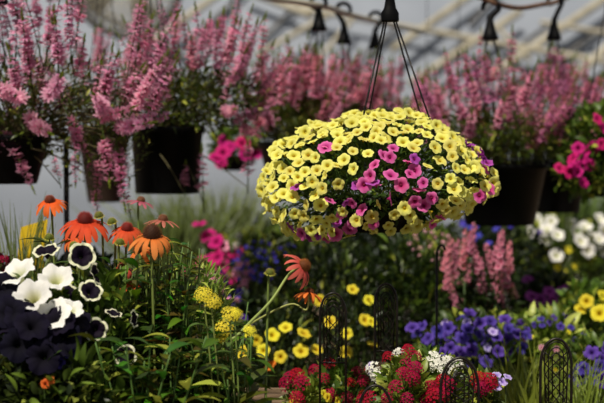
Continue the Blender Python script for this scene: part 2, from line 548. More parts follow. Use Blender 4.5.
TRUSS = [  # px line on the skin, tube radius, pale? dark tubes stand in for shadow lines
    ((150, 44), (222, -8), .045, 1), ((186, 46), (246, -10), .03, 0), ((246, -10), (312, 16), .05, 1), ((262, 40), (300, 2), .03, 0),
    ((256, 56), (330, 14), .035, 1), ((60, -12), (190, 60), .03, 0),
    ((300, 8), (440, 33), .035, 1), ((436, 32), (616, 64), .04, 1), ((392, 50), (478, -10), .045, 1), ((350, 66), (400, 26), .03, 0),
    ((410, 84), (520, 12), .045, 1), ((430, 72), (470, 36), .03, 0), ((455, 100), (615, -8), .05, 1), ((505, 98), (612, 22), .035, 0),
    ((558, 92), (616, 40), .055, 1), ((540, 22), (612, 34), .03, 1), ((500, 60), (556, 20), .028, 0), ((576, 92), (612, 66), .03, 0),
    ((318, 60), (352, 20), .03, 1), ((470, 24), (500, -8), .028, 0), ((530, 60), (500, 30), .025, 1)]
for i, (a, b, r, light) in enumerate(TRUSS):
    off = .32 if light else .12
    pts = []
    for t in np.linspace(0, 1, 9):
        px = a[0] + (b[0] - a[0]) * t; py = a[1] + (b[1] - a[1]) * t
        p = P(px, py, 15.3)
        for _ in range(3):
            d = (sheet_y(p[2]) - off - CAM[1]) / (FWD[1] + (201.5 - py) / F * UP[1]); p = P(px, py, d)
        pts.append(p)
    g = Geo(); g.add(tube(pts, r, 8))
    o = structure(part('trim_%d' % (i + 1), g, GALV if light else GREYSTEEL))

# circulation fan high under the roof
fc = P(127, -18, 9.5); fr = root('circulation_fan', fc, 'round grey circulation fan with wire guard high at the back', 'fan')
def ring(c, r, tr, n=48, sides=6, y=0.0):
    a = np.linspace(0, 2 * math.pi, n + 1)
    return tube(np.stack([c[0] + r * np.cos(a), np.full(n + 1, c[1] + y), c[2] + r * np.sin(a)], -1), tr, sides, cap=False)
g = Geo(); g.add(ring(fc, .35, .03, y=.0)); g.add(ring(fc, .35, .022, y=.12)); 
part('housing_ring', g, GREYSTEEL, fr)
g = Geo()
for r in (.06, .1, .14, .18, .22, .26, .3): g.add(ring(fc, r,   .006, y=-.04 + r * .08, sides=4))
for k in range(30):
    a = k * math.pi / 15
    g.add(tube([fc + np.array([.05 * math.cos(a), -.04, .05 * math.sin(a)]), fc + np.array([.34 * math.cos(a), 0, .34 * math.sin(a)])], .006, 4))
part('wire_guard', g, GALV, fr)
g = Geo()
for k in range(4):
    a = k * math.pi / 2 + .5
    V = []
    for t in (0.05, .2, .32):
        for w in (-1, 1):
            aa = a + w * .35; V.append(fc + np.array([t * math.cos(aa), .05 + w * .02, t * math.sin(aa)]))
    g.add((np.array(V), np.array([(0, 1, 3, 2), (2, 3, 5, 4)]), np.zeros((0, 3), int), np.ones((6, 3))))
part('fan_blades', g, GREYSTEEL, fr)
g = Geo(); g.add(tube([fc + np.array([0, -.03, 0]), fc + np.array([0, .16, 0])], .06, 14)); part('motor', g, GREYSTEEL, fr)
g = Geo(); g.add(tube([fc + np.array([0, .06, .34]), fc + np.array([0, .06, 1.6])], .015, 8)); part('hanging_rod', g, GREYSTEEL, fr)

# thin drop wires seen against the roof
for i, (a, b, d, lab) in enumerate([((428, -6), (418, 70), 7.5, 'thin dark wire hanging beside the middle basket hanger'), ((458, -6), (460, 75), 7.6, 'thin straight drop wire between two basket hangers')]):
    g = Geo(); p0 = P(*a, d); p1 = P(*b, d); p0[2] = 2.6; p1[2] = .002
    g.add(tube(curve([p0, (p0 + p1) / 2 + np.array([.008, 0, 0]), p1], 5), .0022, 5)); single('drop_wire', g, WIRE, lab, 'wire')


# ------------------------------------------------------------------ benches
def bench(name, label, x0, x1, y0, y1, z):
    r = root(name, ((x0 + x1) / 2, (y0 + y1) / 2, 0), label, 'bench')
    n = int((y1 - y0) / .11); w = (y1 - y0) / n
    for i in range(n):
        g = Geo(); g.add(box((x0, y0 + i * w + .006, z - .022), (x1, y0 + (i + 1) * w - .006, z))); part('board', g, WOOD, r, smooth=False)
    for x in (x0 + .06, x1 - .06, (x0 + x1) / 2):
        g = Geo(); g.add(box((x - .03, y0 + .02, z - .09), (x + .03, y1 - .02, z - .0221))); part('cross_beam', g, WOOD, r, smooth=False)
        for y in (y0 + .07, y1 - .07):
            g = Geo(); g.add(box((x - .03, y - .03, 0), (x + .03, y + .03, z - .0901))); part('leg', g, WOOD, r, smooth=False)


Z1, Z2, Z3 = .60, .60, .66
bench('plant_bench', 'weathered slatted plant bench under the coneflowers and red verbena', -1.2, 1.3, 2.35, 3.66, Z1)
bench('plant_bench', 'slatted plant bench under the yellow and violet petunias', -1.5, 1.6, 3.8, 4.9, Z2)
bench('plant_bench', 'rear plant bench under the white and magenta flowers', -2.3, 2.5, 5.05, 7.2, Z3)

# ------------------------------------------------------------------ pots
def pot_parts(r, c, ztop, rad, h, mat=PLASTIC, taper=.72, rimh=.022):
    """round nursery pot: body with rim, soil; c = (x, y)"""
    g = Geo(); z0 = ztop - h
    prof = [(.001, 0), (rad * taper * .97, 0), (rad * taper, .006), (rad * .955, h - rimh), (rad * 1.0, h - rimh + .001), (rad * 1.03, h - .004), (rad * 1.02, h), (rad * .96, h), (rad * .94, h - .03)]
    V, Q, T, C = lathe(prof, 32); g.add((V + np.array([c[0], c[1], z0]), Q, T, C)); part('pot', g, mat, r)
    g = Geo(); V, Q, T, C = lathe([(.001, h - .018), (rad * .5, h - .014), (rad * .938, h - .024)], 24)
    V = V + np.array([c[0], c[1], z0]); g.add((V, Q, T, C)); part('soil', g, SOIL, r)


def hanger_parts(r, c, zrim, rad, head, wires=3, flip=1, ztop=None, ph=.5, hr=.026, d=0):
    """head: world point at the base of the plastic cone the wires meet in"""
    head = np.asarray(head)
    g = Geo()
    for k in range(wires):
        a = ph + k * 2 * math.pi / wires
        e = np.array([c[0] + rad * math.cos(a), c[1] + rad * math.sin(a), zrim])
        s = head + np.array([.012 * math.cos(a), .012 * math.sin(a), .004])
        g.add(tube([s, s * .5 + e * .5 + np.array([0, 0, -.004]), e, e + np.array([0, 0, -.015])], .0021, 5))
    part('hanger_wires', g, WIRE, r)
    g = Geo(); V, Q, T, C = lathe([(.001, -.006), (.021, -.006), (.023, 0), (.017, .014), (.0125, .03), (.008, .05), (.0065, .06), (.001, .062)], 14)
    g.add((V * 1.25 + head, Q, T, C))
    part('hanger_cap', g, PLASTIC, r)
    t0 = head + np.array([0, 0, .06]); sh = .028 * flip; R = hr
    zc = (ztop if ztop else head[2] + .12) - R
    cx = t0[0] + sh - flip * R
    pts = [t0, t0 + np.array([sh * .35, 0, (zc - t0[2]) * .4])]
    for a in np.linspace(-.3, math.pi * 1.12, 10):
        pts.append(np.array([cx + flip * R * math.cos(a), t0[1], zc + R * math.sin(a)]))
    cv = curve(pts, 4); g = Geo(); g.add(tube(cv, np.linspace(.0095, .007, len(cv)), 8))
    part('hook', g, PLASTIC, r)


# ------------------------------------------------------------------ pink spike baskets
SPK = {}
for key, ca, cb in (('bright', (230, 124, 172), (253, 200, 220)), ('soft', (228, 118, 160), (252, 194, 212)), ('coral', (228, 112, 146), (250, 184, 200)), ('dusk', (196, 94, 150), (238, 166, 204))):
    SPK[key] = [spike_mesh(.12 + .02 * s, .023 - .001 * s, ca, cb, 31 * s + len(key), tiers=7 + s, per=4).mesh('flower_spike', SPIKE) for s in range(4)]


def spike_at(r, key, p, direction, s):
    M = frame_z(unit(direction), rnd.uniform(0, 6))
    return place('flower_spike', rnd.choice(SPK[key]), r, p, M, s)


def spike_basket(name, label, group, cpx, d, rim_y, pot_r, pot_h, head_px, key, spikes, foliage_spec, wires=3, flip=1, ztop=None, potmat=PLASTIC, leafcols=((44, 60, 18), (96, 114, 36), (176, 182, 74)), phase=.5, square=False, taper=.72):
    c = P(cpx, rim_y, d)
    r = root(name, (c[0], c[1], c[2] - pot_h), label, 'hanging basket', group)
    pot_parts(r, c, c[2], pot_r, pot_h, potmat, taper, rimh=.02)
    hx, hy = head_px; head = P(hx, hy, d)
    hanger_parts(r, c, c[2] - .008, pot_r * 1.0, head, wires, flip, ztop, phase)
    g = Geo(); base = np.array([c[0], c[1], c[2] - .02])
    for (n, px, py, rx, ry, rd, size) in foliage_spec:
        cc = P(px, py, d); rr = np.array([rx / F * d, rd, ry / F * d])
        pts = foliage(g, n, cc, rr, size, SMALL, *leafcols, p_hi=.1, shell=.15, upward=.7)
        foliage(g, n // 5, cc, rr, size * 1.5, LANCE, *leafcols, p_hi=.1, shell=.1, upward=.7)
    part('foliage', g, LEAF, r)
    g = Geo(); ends = []
    for (px, py, dd, lean, ln, s) in spikes:
        p = P(px, py, d + dd); dv = np.array([lean[0], lean[1], lean[2]], float)
        spike_at(r, key if isinstance(key, str) else rnd.choice(key), p, dv, s)
        ends.append(p - unit(dv) * .04 * s)
    stems_to(g, base, pot_r * .6, ends, .0019, (84, 78, 44), .12)
    part('stem', g, STEM, r)
    return r


def gen_spikes(n, cpx, cpy, rx, ry, rd, d, s=(.8, 1.1), down=0, seed=1, lo=-.2, cx=None):
    """spikes standing out from a mound: px position of each spike's foot"""
    q = random.Random(seed); out = []
    while len(out) < n:
        u = q.uniform(-1, 1); v = q.uniform(lo, 1); w = q.uniform(-1, .7)
        m = u * u + max(v, 0) ** 2 + (w * .6) ** 2
        if m > 1: continue
        if len(out) % 3 and m < .35: continue
        lean = (u * .55 + q.uniform(-.25, .25), w * .5 + q.uniform(-.2, .2), .75 + .5 * max(v, 0) + q.uniform(0, .2))
        out.append((cpx + u * rx, cpy - v * ry, w * rd, lean, 0, q.uniform(*s)))
    return out


# left basket, nearest: flowers fill the top left corner
sp = gen_spikes(88, 54, 105, 106, 92, .24, 3.7, (.75, 1.05), seed=3, lo=-.25)
sp = [q for q in sp if not (78 < q[0] < 132 and q[1] < 92)]
sp += [(88, 150, .1, (0, 0, -1), 0, .6), (110, 138, .1, (.1, 0, -1), 0, .7), (124, 150, 0, (.1, 0, -1), 0, .65), (82, 132, .05, (-.1, 0, -1), 0, .7), (84, 84, 0, (0, 0, 1), 0, .8), (96, 92, 0, (.1, 0, 1), 0, .7), (104, 84, .1, (.05, 0, 1), 0, .7), (112, 100, 0, (.15, 0, 1), 0, .8), (122, 96, .05, (.1, 0, 1), 0, .75), (70, 120, -.2, (.5, -.2, -.9), 0, .75), (76, 128, -.22, (.15, -.3, -1), 0, .7), (100, 118, -.2, (.6, -.4, .2), 0, .8), (118, 128, -.2, (.7, -.5, .1), 0, .95), (106, 112, -.22, (-.1, -.8, .3), 0, .9),
       (130, 122, -.18, (.9, -.4, .15), 0, .9), (104, 140, -.2, (.15, -.3, -1), 0, .9), (118, 152, -.2, (.15, -.3, -1), 0, .9), (100, 160, -.15, (-.1, -.1, -1), 0, .75), (120, 172, -.15, (.25, -.1, -1), 0, .7),
       (58, 176, -.15, (-.2, 0, 1), 0, .55), (14, 150, -.1, (.4, -.2, -.8), 0, .8), (10, 130, -.1, (-.4, -.2, -.6), 0, .9), (30, 120, -.2, (.5, -.8, -.2), 0, 1), (20, 98, -.25, (-.3, -.9, .2), 0, 1), (50, 95, -.25, (.3, -.9, .3), 0, 1),
       (96, 190, -.1, (.1, 0, -1), 0, .6), (75, 155, -.1, (0, 0, -1), 0, .6), (130, 60, -.1, (.2, -.2, 1), 0, .95), (140, 30, -.05, (.15, 0, 1), 0, 1), (136, 62, 0, (.2, 0, 1), 0, 1), (148, 50, .1, (.1, 0, 1), 0, .8)]
spike_basket('flower_basket', 'nearest pink flower spike basket spilling over the top left corner', 'pink spike hanging baskets', 4, 3.9, 136, .125, .13, (-2, 2), 'bright', sp,
             [(1900, 45, 105, 108, 48, .22, .02), (700, 96, 140, 56, 52, .12, .016)], ztop=2.05)
# left middle basket with the visible pot
sp = gen_spikes(56, 196, 104, 70, 74, .2, 4.3, (.7, .95), seed=8, lo=0)
sp += [(174, 38, 0, (.1, 0, 1), 0, .85), (232, 40, 0, (.2, 0, 1), 0, .9), (262, 60, .05, (.15, 0, 1), 0, .9), (254, 78, 0, (.5, -.2, .8), 0, .8), (185, 185, -.15, (.1, -.2, 1), 0, .6), (203, 190, -.15, (0, -.2, 1), 0, .95), (248, 176, -.1, (-.05, -.2, 1), 0, .9),
       (235, 118, -.1, (.8, -.4, .2), 0, .9), (240, 128, -.1, (.7, -.5, -.2), 0, .8), (225, 112, -.15, (.3, -.8, .1), 0, .8), (250, 112, 0, (.6, -.3, .3), 0, .8), (268, 90, .1, (.2, 0, 1), 0, .7)]
spike_basket('flower_basket', 'pink flower spike basket with plain black pot left of the yellow mound', 'pink spike hanging baskets', 167, 4.3, 127, .112, .2, (152, -14), ('soft', 'bright'), sp,
             [(2600, 195, 100, 78, 32, .2, .02), (400, 200, 122, 60, 14, .16, .016)], ztop=2.1, wires=4, taper=.86)
# brown pot further back
spike_basket('flower_basket', 'pink flower basket in a brown pot behind the leftmost baskets', 'pink spike hanging baskets', 104, 5.2, 128, .1, .27, (104, -30), 'soft', gen_spikes(22, 104, 100, 60, 55, .15, 5.2, seed=12),
             [(700, 104, 108, 55, 25, .15, .022)], potmat=BROWNPOT, ztop=2.3, taper=.6)
# behind the yellow mound
spike_basket('flower_basket', 'blurred pink basket on the left hook of three behind the yellow mound', 'pink spike hanging baskets', 296, 4.9, 142, .13, .16, (319, 29), ('soft', 'coral'), gen_spikes(78, 296, 126, 42, 56, .2, 4.9, (.75, .95), seed=21, lo=-.1),
             [(2200, 292, 122, 48, 26, .2, .022)], ztop=1.98, flip=-1)
spike_basket('flower_basket', 'blurred pink basket on the middle hook of three behind the yellow mound', 'pink spike hanging baskets', 340, 5.35, 138, .13, .16, (344, 42), ('soft', 'coral'), gen_spikes(68, 340, 124, 44, 50, .2, 5.3, (.75, .95), seed=22, lo=-.1),
             [(1800, 340, 122, 48, 26, .2, .022)], ztop=2.0, flip=-1)
spike_basket('flower_basket', 'blurred pink basket on the right hook of three behind the yellow mound', 'pink spike hanging baskets', 392, 5.7, 140, .13, .16, (375, 47), ('soft', 'dusk'), gen_spikes(68, 392, 128, 46, 44, .2, 5.7, (.75, .95), seed=23, lo=-.1),
             [(1800, 395, 124, 52, 24, .2, .024)], ztop=2.0, flip=1)
# right baskets
sp = gen_spikes(94, 492, 138, 72, 62, .24, 4.7, (.7, .9), seed=31, lo=-.2)
sp += [(480, 60, 0, (0, 0, 1), 0, .6), (513, 72, 0, (.05, 0, 1), 0, .95), (450, 96, 0, (.05, 0, 1), 0, .7), (455, 85, .05, (0, 0, 1), 0, .7), (440, 108, 0, (-.2, 0, 1), 0, .8)]
spike_basket('flower_basket', 'large pink flower spike basket with black pot right of the yellow mound', 'pink spike hanging baskets', 500, 4.7, 164, .158, .2, (490, 38), ('coral', 'dusk', 'soft'), sp,
             [(3000, 492, 140, 74, 28, .24, .022)], ztop=1.945, flip=1, wires=4, taper=.72)
sp = gen_spikes(80, 562, 138, 46, 58, .22, 5.2, (.75, .95), seed=35, lo=-.1) + [(554, 76, -.05, (0, 0, 1), 0, 1.0)]
spike_basket('flower_basket', 'dusky pink flower basket at the far right behind the large black pot', 'pink spike hanging baskets', 556, 5.2, 160, .12, .19, (554, 38), ('dusk', 'coral'), sp,
             [(1800, 560, 138, 50, 26, .22, .024)], ztop=2.015, flip=1, wires=4)

# rails the baskets hang from
def rail(label, pts, r, mat):
    g = Geo(); g.add(tube(curve(pts, 6), r, 8)); return single('hanging_rail', g, mat, label, 'rail')
rail('pale steel rail sloping behind the three left hooks', [P(240, -6, 4.6) + np.array([0, 0, 0]), P(319, 6, 4.9) * [1, 1, 0] + [0, 0, 1.946], P(344, 6, 5.35) * [1, 1, 0] + [0, 0, 1.965], P(375, 6, 5.7) * [1, 1, 0] + [0, 0, 1.965], P(424, 32, 6.4)], .010, GALV)
rail('bent rusty brown pipe across the top right', [P(440, -12, 4.6), P(482, -2, 4.68), P(497, 4, 4.7), P(520, 8, 4.9), P(545, 4, 5.1), P(556, 2, 5.2), P(600, -16, 5.4)], .0085, RUST)
rail('overhead pipe carrying the front baskets', [np.array([-1.6, 3.85, 2.05]), np.array([-.4, 3.9, 2.05]), np.array([.2, 3.3, 1.98]), np.array([1.2, 3.3, 1.98])], .012, GREYSTEEL)

# ------------------------------------------------------------------ the yellow mound
D = 3.3
cc = P(377, 186, D); RX, RYT, RYB, RD = 111 / F * D, 70 / F * D, 46 / F * D, .25
yb = root('petunia_basket', (cc[0], cc[1], P(377, 232, D)[2]), 'mounded hanging basket of yellow and pink petunias in the centre', 'hanging basket')
potc = P(377, 196, D)
pot_parts(yb, potc, potc[2], .13, .08)
hd = P(390, 20, D)
g = Geo()
for e, k in ((P(363, 118, D - .1), -1), (P(368, 116, D + .1), -.6), (P(424, 128, D + .08), .6), (P(434, 132, D - .1), 1)):
    s = hd + np.array([k * .012, 0, .002])
    g.add(tube([s, (s + e) / 2, e, e * .5 + (potc + np.array([k * .13, 0, 0])) * .5, potc + np.array([k * .14, 0, 0])], .0022, 5))
part('hanger_wires', g, WIRE, yb)
g = Geo(); V, Q, T, C = lathe([(.001, -.004), (.02, -.004), (.021, 0), (.0205, .016), (.014, .028), (.011, .045), (.0145, .07), (.001, .075)], 14)
g.add((V * [1, .6, 1] + hd, Q, T, C)); part('hanger_cap', g, PLASTIC, yb)
g = Geo(); pts = [hd + np.array([0, 0, .07]), hd + np.array([.012, 0, .11])]
for a in np.linspace(0, math.pi * 1.1, 9): pts.append(np.array([hd[0] - .012 + .03 * math.cos(a), hd[1], 1.962 + .03 * math.sin(a)]))
cv = curve(pts, 4); g.add(tube(cv, .0065, 8)); part('hook', g, PLASTIC, yb)
g = Geo()
def mound(v):
    v = np.atleast_2d(v); rz = np.where(v[:, 2:3] > 0, RYT, RYB)
    k = 1 + .035 * np.sin(v[:, 0:1] * 7 + 1 + v[:, 1:2] * 4) + .03 * np.sin(v[:, 0:1] * 13 + v[:, 2:3] * 9 + 2)
    low = np.clip(-v[:, 2:3], 0, 1); k = k * (1 - .2 * low * np.clip(v[:, 0:1], 0, 1)) * np.where(v[:, 2:3] > 0, 1 + .05 * np.clip(v[:, 0:1], 0, 1) * v[:, 2:3], 1)
    v = v * k
    v[:, 2:3] *= 1 + .9 * np.where(v[:, 2:3] < 0, np.clip(-v[:, 0:1], 0, 1) ** 2, 0)
    return cc + v * np.hstack([np.full((len(v), 1), RX), np.full((len(v), 1), RD), rz])
v = unit(rng.normal(size=(5200, 3))); v = v[v[:, 2] > -.85]
rad = .5 + .38 * rng.random((len(v), 1)) ** .6
pts = mound(v * rad)
dv = unit(v + .7 * rng.normal(size=v.shape) + [0, 0, .3]); M = frame_y(dv, unit([0, 0, 1.] + .5 * rng.normal(size=v.shape)))
g.many(OVAL, M * (.016 * (.7 + .6 * rng.random(len(v))))[:, None, None], pts, greens(len(v), (28, 48, 14), (66, 92, 30), (120, 138, 46), .1))
part('foliage', g, LEAF, yb)
PK = [(188, 112), (280, 138), (310, 122), (318, 103), (345, 140), (350, 157), (275, 160), (258, 178), (282, 186), (312, 158), (335, 178), (378, 175), (193, 207), (310, 205), (362, 208), (397, 205), (215, 232), (255, 225), (275, 255), (237, 258), (205, 268), (185, 278), (165, 265), (240, 207), (400, 260), (438, 247), (232, 270), (383, 222), (300, 118), (372, 200), (520, 150), (518, 205), (522, 190), (145, 250), (190, 105), (358, 150)]
VK = [(485, 85), (500, 88), (515, 92), (535, 113), (548, 128), (495, 76), (440, 76), (478, 92), (525, 104), (118, 190), (112, 240), (245, 178), (275, 178), (222, 205), (210, 250), (150, 262), (545, 110), (515, 215), (176, 258), (355, 130), (540, 142)]


def on_mound(px, py):
    """the point of the mound's near surface seen at (px, py)"""
    x = (px - 377) / F * D / RX; zz = (186 - py) / F * D; z = zz / (RYT if zz > 0 else RYB)
    m = x * x + z * z
    if m > .98: x, z = x / math.sqrt(m) * .99, z / math.sqrt(m) * .99; m = .98
    return np.array([x, -math.sqrt(1 - m), z])


used = []
def mflower(name, v, meshes, throat, s, lab):
    v = np.asarray(v); p = mound(v)[0]
    nrm = unit(v / np.array([RX, RD, RYT if v[2] > 0 else RYB]) * .12 + np.array([0, -.34, .4]) + rng.normal(size=3) * .34)
    o = place(name, rnd.choice(meshes), yb, p + nrm * rnd.uniform(0, .014), frame_z(nrm, rnd.uniform(0, 6)), s * rnd.uniform(.78, 1.15), lab)
    sub('throat', throat, o)
    return p
for (a, b), ms in [(q, PNK) for q in PK] + [(q, VIO) for q in VK]:
    px, py = 240 + a / 2.157, 100 + b / 2.157
    used.append((mflower('pink_flower' if ms is PNK else 'violet_flower', on_mound(px, py), ms, THROATP, 1.0, 'pink flower' if ms is PNK else 'violet flower'), .0235))
ny = 0; tries = 0; extra = Geo(); cand = []
while tries < 16000:
    tries += 1
    v = unit(rng.normal(size=3))
    if v[1] > .35 or v[2] < -.93: continue
    p = mound(v)[0]
    sp_ = .0215 if v[2] > .55 else (.0245 if v[2] > 0 else .026)
    if v[2] < .5 and abs(v[0] - .12) < .4 and v[1] < 0 : sp_ = .033
    if v[2] < -.2 and v[0] > -.2: sp_ = .031
    if v[1] > .05: sp_ *= 1.25
    if all(np.linalg.norm(p - u) > (sp_ + w) / 2 for u, w in used):
        used.append((p, sp_)); cand.append(v)
cand.sort(key=lambda v: v[1] * .8 - abs(v[2]) * .1)
print('yellow flowers', len(cand))
for v in cand[:100]:
    mflower('yellow_flower', v, YEL, THROAT, 1.0, 'yellow flower')
tpls = [funnel_tpl([(.07, (150, 120, 10)), (.2, (206, 180, 20)), (.32, (240, 232, 104)), (1, (246, 240, 136))], seed=s, ruffle=.06) for s in range(3)]
for v in cand[100:]:
    nrm = unit(v / np.array([RX, RD, RYT if v[2] > 0 else RYB]) * .12 + np.array([0, -.34, .4]) + rng.normal(size=3) * .34)
    extra.add(rnd.choice(tpls), frame_z(nrm, rnd.uniform(0, 6)) * .0155 * rnd.uniform(.86, 1.12), mound(v)[0] + nrm * rnd.uniform(0, .014), np.full(3, rnd.uniform(.88, 1.08)))
part('yellow_flower', extra, PETAL, yb, label='yellow flowers', kind='stuff')
g = Geo()
for v in cand[::2]:
    p = mound(v)[0]; g.add(tube(curve([potc + np.array([v[0] * .1, v[1] * .1, 0]), mound(v * .6)[0], p], 4), .0013, 4, lin((84, 104, 40)), cap=False))
part('stem', g, STEM, yb)


# ------------------------------------------------------------------ generic bedding plant
def bed(name, label, cat, px, py, rx, ry, rd, d, zb, flowers, leaf, potr=.085, poth=.12, group=None, face=(0, -.9, .55), stem=True, leaf2=None, stemcol=(78, 98, 40), cx=None):
    """plant whose leafy body is seen around (px, py) with radii (rx, ry) px; stands in a pot on a bench of height zb
    flowers: (part name, meshes, [(px, py) ...], scale, depth jitter)"""
    c = P(px, py, d); top = P(px, py - ry, d)[2]; ztop = zb + poth
    bot = max(ztop, P(px, py + ry, d)[2] - .04)
    ctr = np.array([c[0], c[1], (top + bot) / 2]); R = np.array([rx / F * d, rd, (top - bot) / 2])
    r = root(name, (c[0], c[1], zb), label, cat, group)
    pot_parts(r, c, ztop, potr, poth)
    base = np.array([c[0], c[1], ztop - .015])
    g = Geo(); n, size, tpl, ca, cb, hi, ph = leaf
    pts = foliage(g, n, ctr, R, size, tpl, ca, cb, hi, ph, shell=.3, upward=.6)
    if leaf2:
        n2, s2, t2, a2, b2, h2, p2 = leaf2
        foliage(g, n2, ctr, R, s2, t2, a2, b2, h2, p2, shell=.3, upward=1.2)
    part('foliage', g, LEAF, r)
    ends = []
    for (fn, meshes, where, s, dj) in flowers:
        for q in where:
            x = (q[0] - px) / rx; z = (py - q[1]) / ry; m = min(.98, x * x + z * z)
            dd = d - rd * math.sqrt(1 - m) + rnd.uniform(-dj, dj) * .3
            p = P(q[0], q[1], dd)
            nrm = unit(np.array(face) + np.array([x * .6, 0, z * .4]) + rng.normal(size=3) * .32)
            if len(q) > 2: nrm = unit(q[2])
            p = p + nrm * .008 + np.array([0, -.022, 0])
            ss = s * (q[3] if len(q) > 3 else rnd.uniform(.85, 1.12))
            place(fn, rnd.choice(meshes), r, p, frame_z(nrm, rnd.uniform(0, 6)), ss)
            ends.append(p - nrm * .02 * ss)
    if stem:
        g = Geo(); stems_to(g, base, potr * .6, ends + [pts[i] for i in range(0, len(pts), max(1, len(pts) // 14))], .0019, stemcol, .05)
        part('stem', g, STEM, r)
    return r


def scat(n, px, py, rx, ry, seed, mind=0):
    q = random.Random(seed); out = []; t = 0
    while len(out) < n and t < n * 60:
        t += 1
        a = q.uniform(0, 6.28); m = math.sqrt(q.random()); p = (px + rx * m * math.cos(a), py + ry * m * math.sin(a))
        if all((p[0] - o[0]) ** 2 + (p[1] - o[1]) ** 2 > mind * mind for o in out): out.append(p)
    return out


GD = ((16, 28, 10), (42, 60, 22), (100, 116, 42), .06)      # dark greens, deepened to stand in for shade under the mound
GM = ((40, 60, 16), (92, 116, 36), (164, 172, 66), .18)     # middle greens
GL = ((84, 108, 34), (136, 150, 52), (186, 190, 90), .2)    # yellow greens

# --- left front: petunias
bed('petunia_plant', 'white ruffled petunia with five open trumpets at the lower left', 'plant', 44, 325, 48, 48, .08, 2.74, Z1,
    [('flower', WHP, [(22, 276, (-.35, -.5, .8), 1.1), (36, 298, (-.1, -.75, .75), 1.05), (58, 281, (.1, -.6, .75), .95), (56, 318, (-.2, -.7, .75), 1.1), (72, 312, (.2, -.6, .75), .7)], 1, .0)],
    (500, .03, OVAL, *GM))
bed('petunia_plant', 'petunia with near-black blooms edged in cream beside the white petunia', 'plant', 98, 340, 40, 72, .075, 2.8, Z1,
    [('flower', BIC, [(49, 254, (-.1, -.35, .95), 1.15), (83, 256, (.3, -.95, .35), 1.12), (93, 274, (.95, -.2, .3), .95), (69, 295, (-.1, -.85, .5), .95), (91, 292, (.4, -.75, .6), .98), (97, 328, (.2, -.95, .1), .95), (114, 316, (.3, -.25, .9), .7), (131, 318, (.97, -.25, .1), .75), (126, 354, (.25, -.95, .15), .92)], 1, 0)],
    (1000, .032, OVAL, *GM))
bed('petunia_plant', 'petunia with very dark violet blooms in the bottom left corner', 'plant', 22, 362, 60, 66, .12, 2.72, Z1,
    [('flower', DRK, [(8, 300), (24, 318), (6, 328), (40, 338), (60, 322), (20, 344), (46, 356, (0, -1, .2), 1), (66, 336, (.3, -.9, .4), 1), (4, 288), (76, 322), (34, 326), (56, 343), (12, 312)], 1.0, .05),
     ('violet_flower', BLP, [(73, 352, (.5, -.8, .3), .8), (64, 362, (-.4, -.8, .4), .6)], .75, 0)],
    (1400, .034, OVAL, (26, 34, 14), (62, 72, 28), (110, 110, 48), .05))
bed('blanket_flower', 'small orange-red flower low in the bottom left corner', 'plant', 52, 398, 24, 22, .05, 2.62, Z1, [('flower', ORP, [(52, 380), (47, 383)], .5, 0)], (160, .03, OVAL, *GD), potr=.05)
bed('maroon_plant', 'dark red leafy plant at the left edge beside the yellow card', 'plant', 2, 285, 12, 26, .06, 3.5, Z1, [('flower', [RED[0]], [(4, 262), (-2, 272), (10, 276)], .6, 0)], (300, .03, OVAL, (60, 14, 20), (84, 20, 28), (40, 50, 20), .2), potr=.06)

# yellow card
cy = P(32, 246, 3.62)
r = root('plant_sign', (cy[0], cy[1], Z1), 'plain yellow plastic sign card standing behind the white petunia', 'sign')
g = Geo(); w, h = .034, .056
V, Q, T, C = box((-w, -.0015, -h), (w, .0015, h)); V[:, 0] += V[:, 2] * .12; V[V[:, 2] > 0, 2] += V[V[:, 2] > 0, 0] * .3
g.add((V + cy, Q, T, C)); part('card', g, YCARD, r, smooth=False)
g = Geo(); g.add(tube([cy + [0, .004, .02], np.array([cy[0], cy[1] + .004, Z1])], .003, 6)); part('stake', g, YCARD, r)


# ------------------------------------------------------------------ coneflowers
def coneflower(label, hx, hy, d, size, col, tip, axis, cone_c, cone_t, base_px, droop=1.1, n=15, cone_r=.011, cone_h=.014, plen=.041, pw=.0082, missing=0, leaves=4, via=None, stem_c=(104, 116, 52), seed=1, r=.0026, cat='flower', zb=None):
    head = P(hx, hy, d); ax = unit(axis)
    zb = Z1 + .002 if zb is None else zb
    b = P(base_px, 403, d); base = np.array([b[0], b[1], zb])
    rt = root('coneflower', base, label, cat)
    M = frame_z(ax, seed * 1.3)
    if plen:
        pg = petal_ring(n, plen * size, pw * size, droop, col, tip, r0=cone_r * .75 * size, seg=5, seed=seed, missing=missing)
        me = pg.mesh('petals', PETAL); place('petals', me, rt, head, M)
    cm = cone_geo(cone_r * size, cone_h * size, cone_c, cone_t, 130).mesh('cone', CONE); place('cone', cm, rt, head - ax * .001, M)
    pts = [base] + ([P(*v, d) if len(v) == 2 else P(*v) for v in via] if via else [base * [.7, .7, .55] + head * [.3, .3, .45] - ax * [.01, .01, 0]]) + [head - ax * .035, head - ax * .002]
    cv = curve(pts, 8); g = Geo(); g.add(tube(cv, np.linspace(r * 1.25, r * .85, len(cv)), 7, lin(stem_c))); part('stem', g, STEM, rt)
    if leaves:
        g = Geo(); q = random.Random(seed + 50)
        for k in range(leaves):
            t = q.uniform(.2, .62); p = cv[int(t * (len(cv) - 1))]; a = q.uniform(0, 6.28)
            dvec = unit([math.cos(a), math.sin(a) * .7 - .2, .55])
            g.add(LANCE, frame_y(dvec, np.array([0, 0, 1.0])) * q.uniform(.05, .085), p, lin((66, 92, 38)) * q.uniform(.7, 1.4))
        part('leaves', g, LEAF, rt)
    return rt


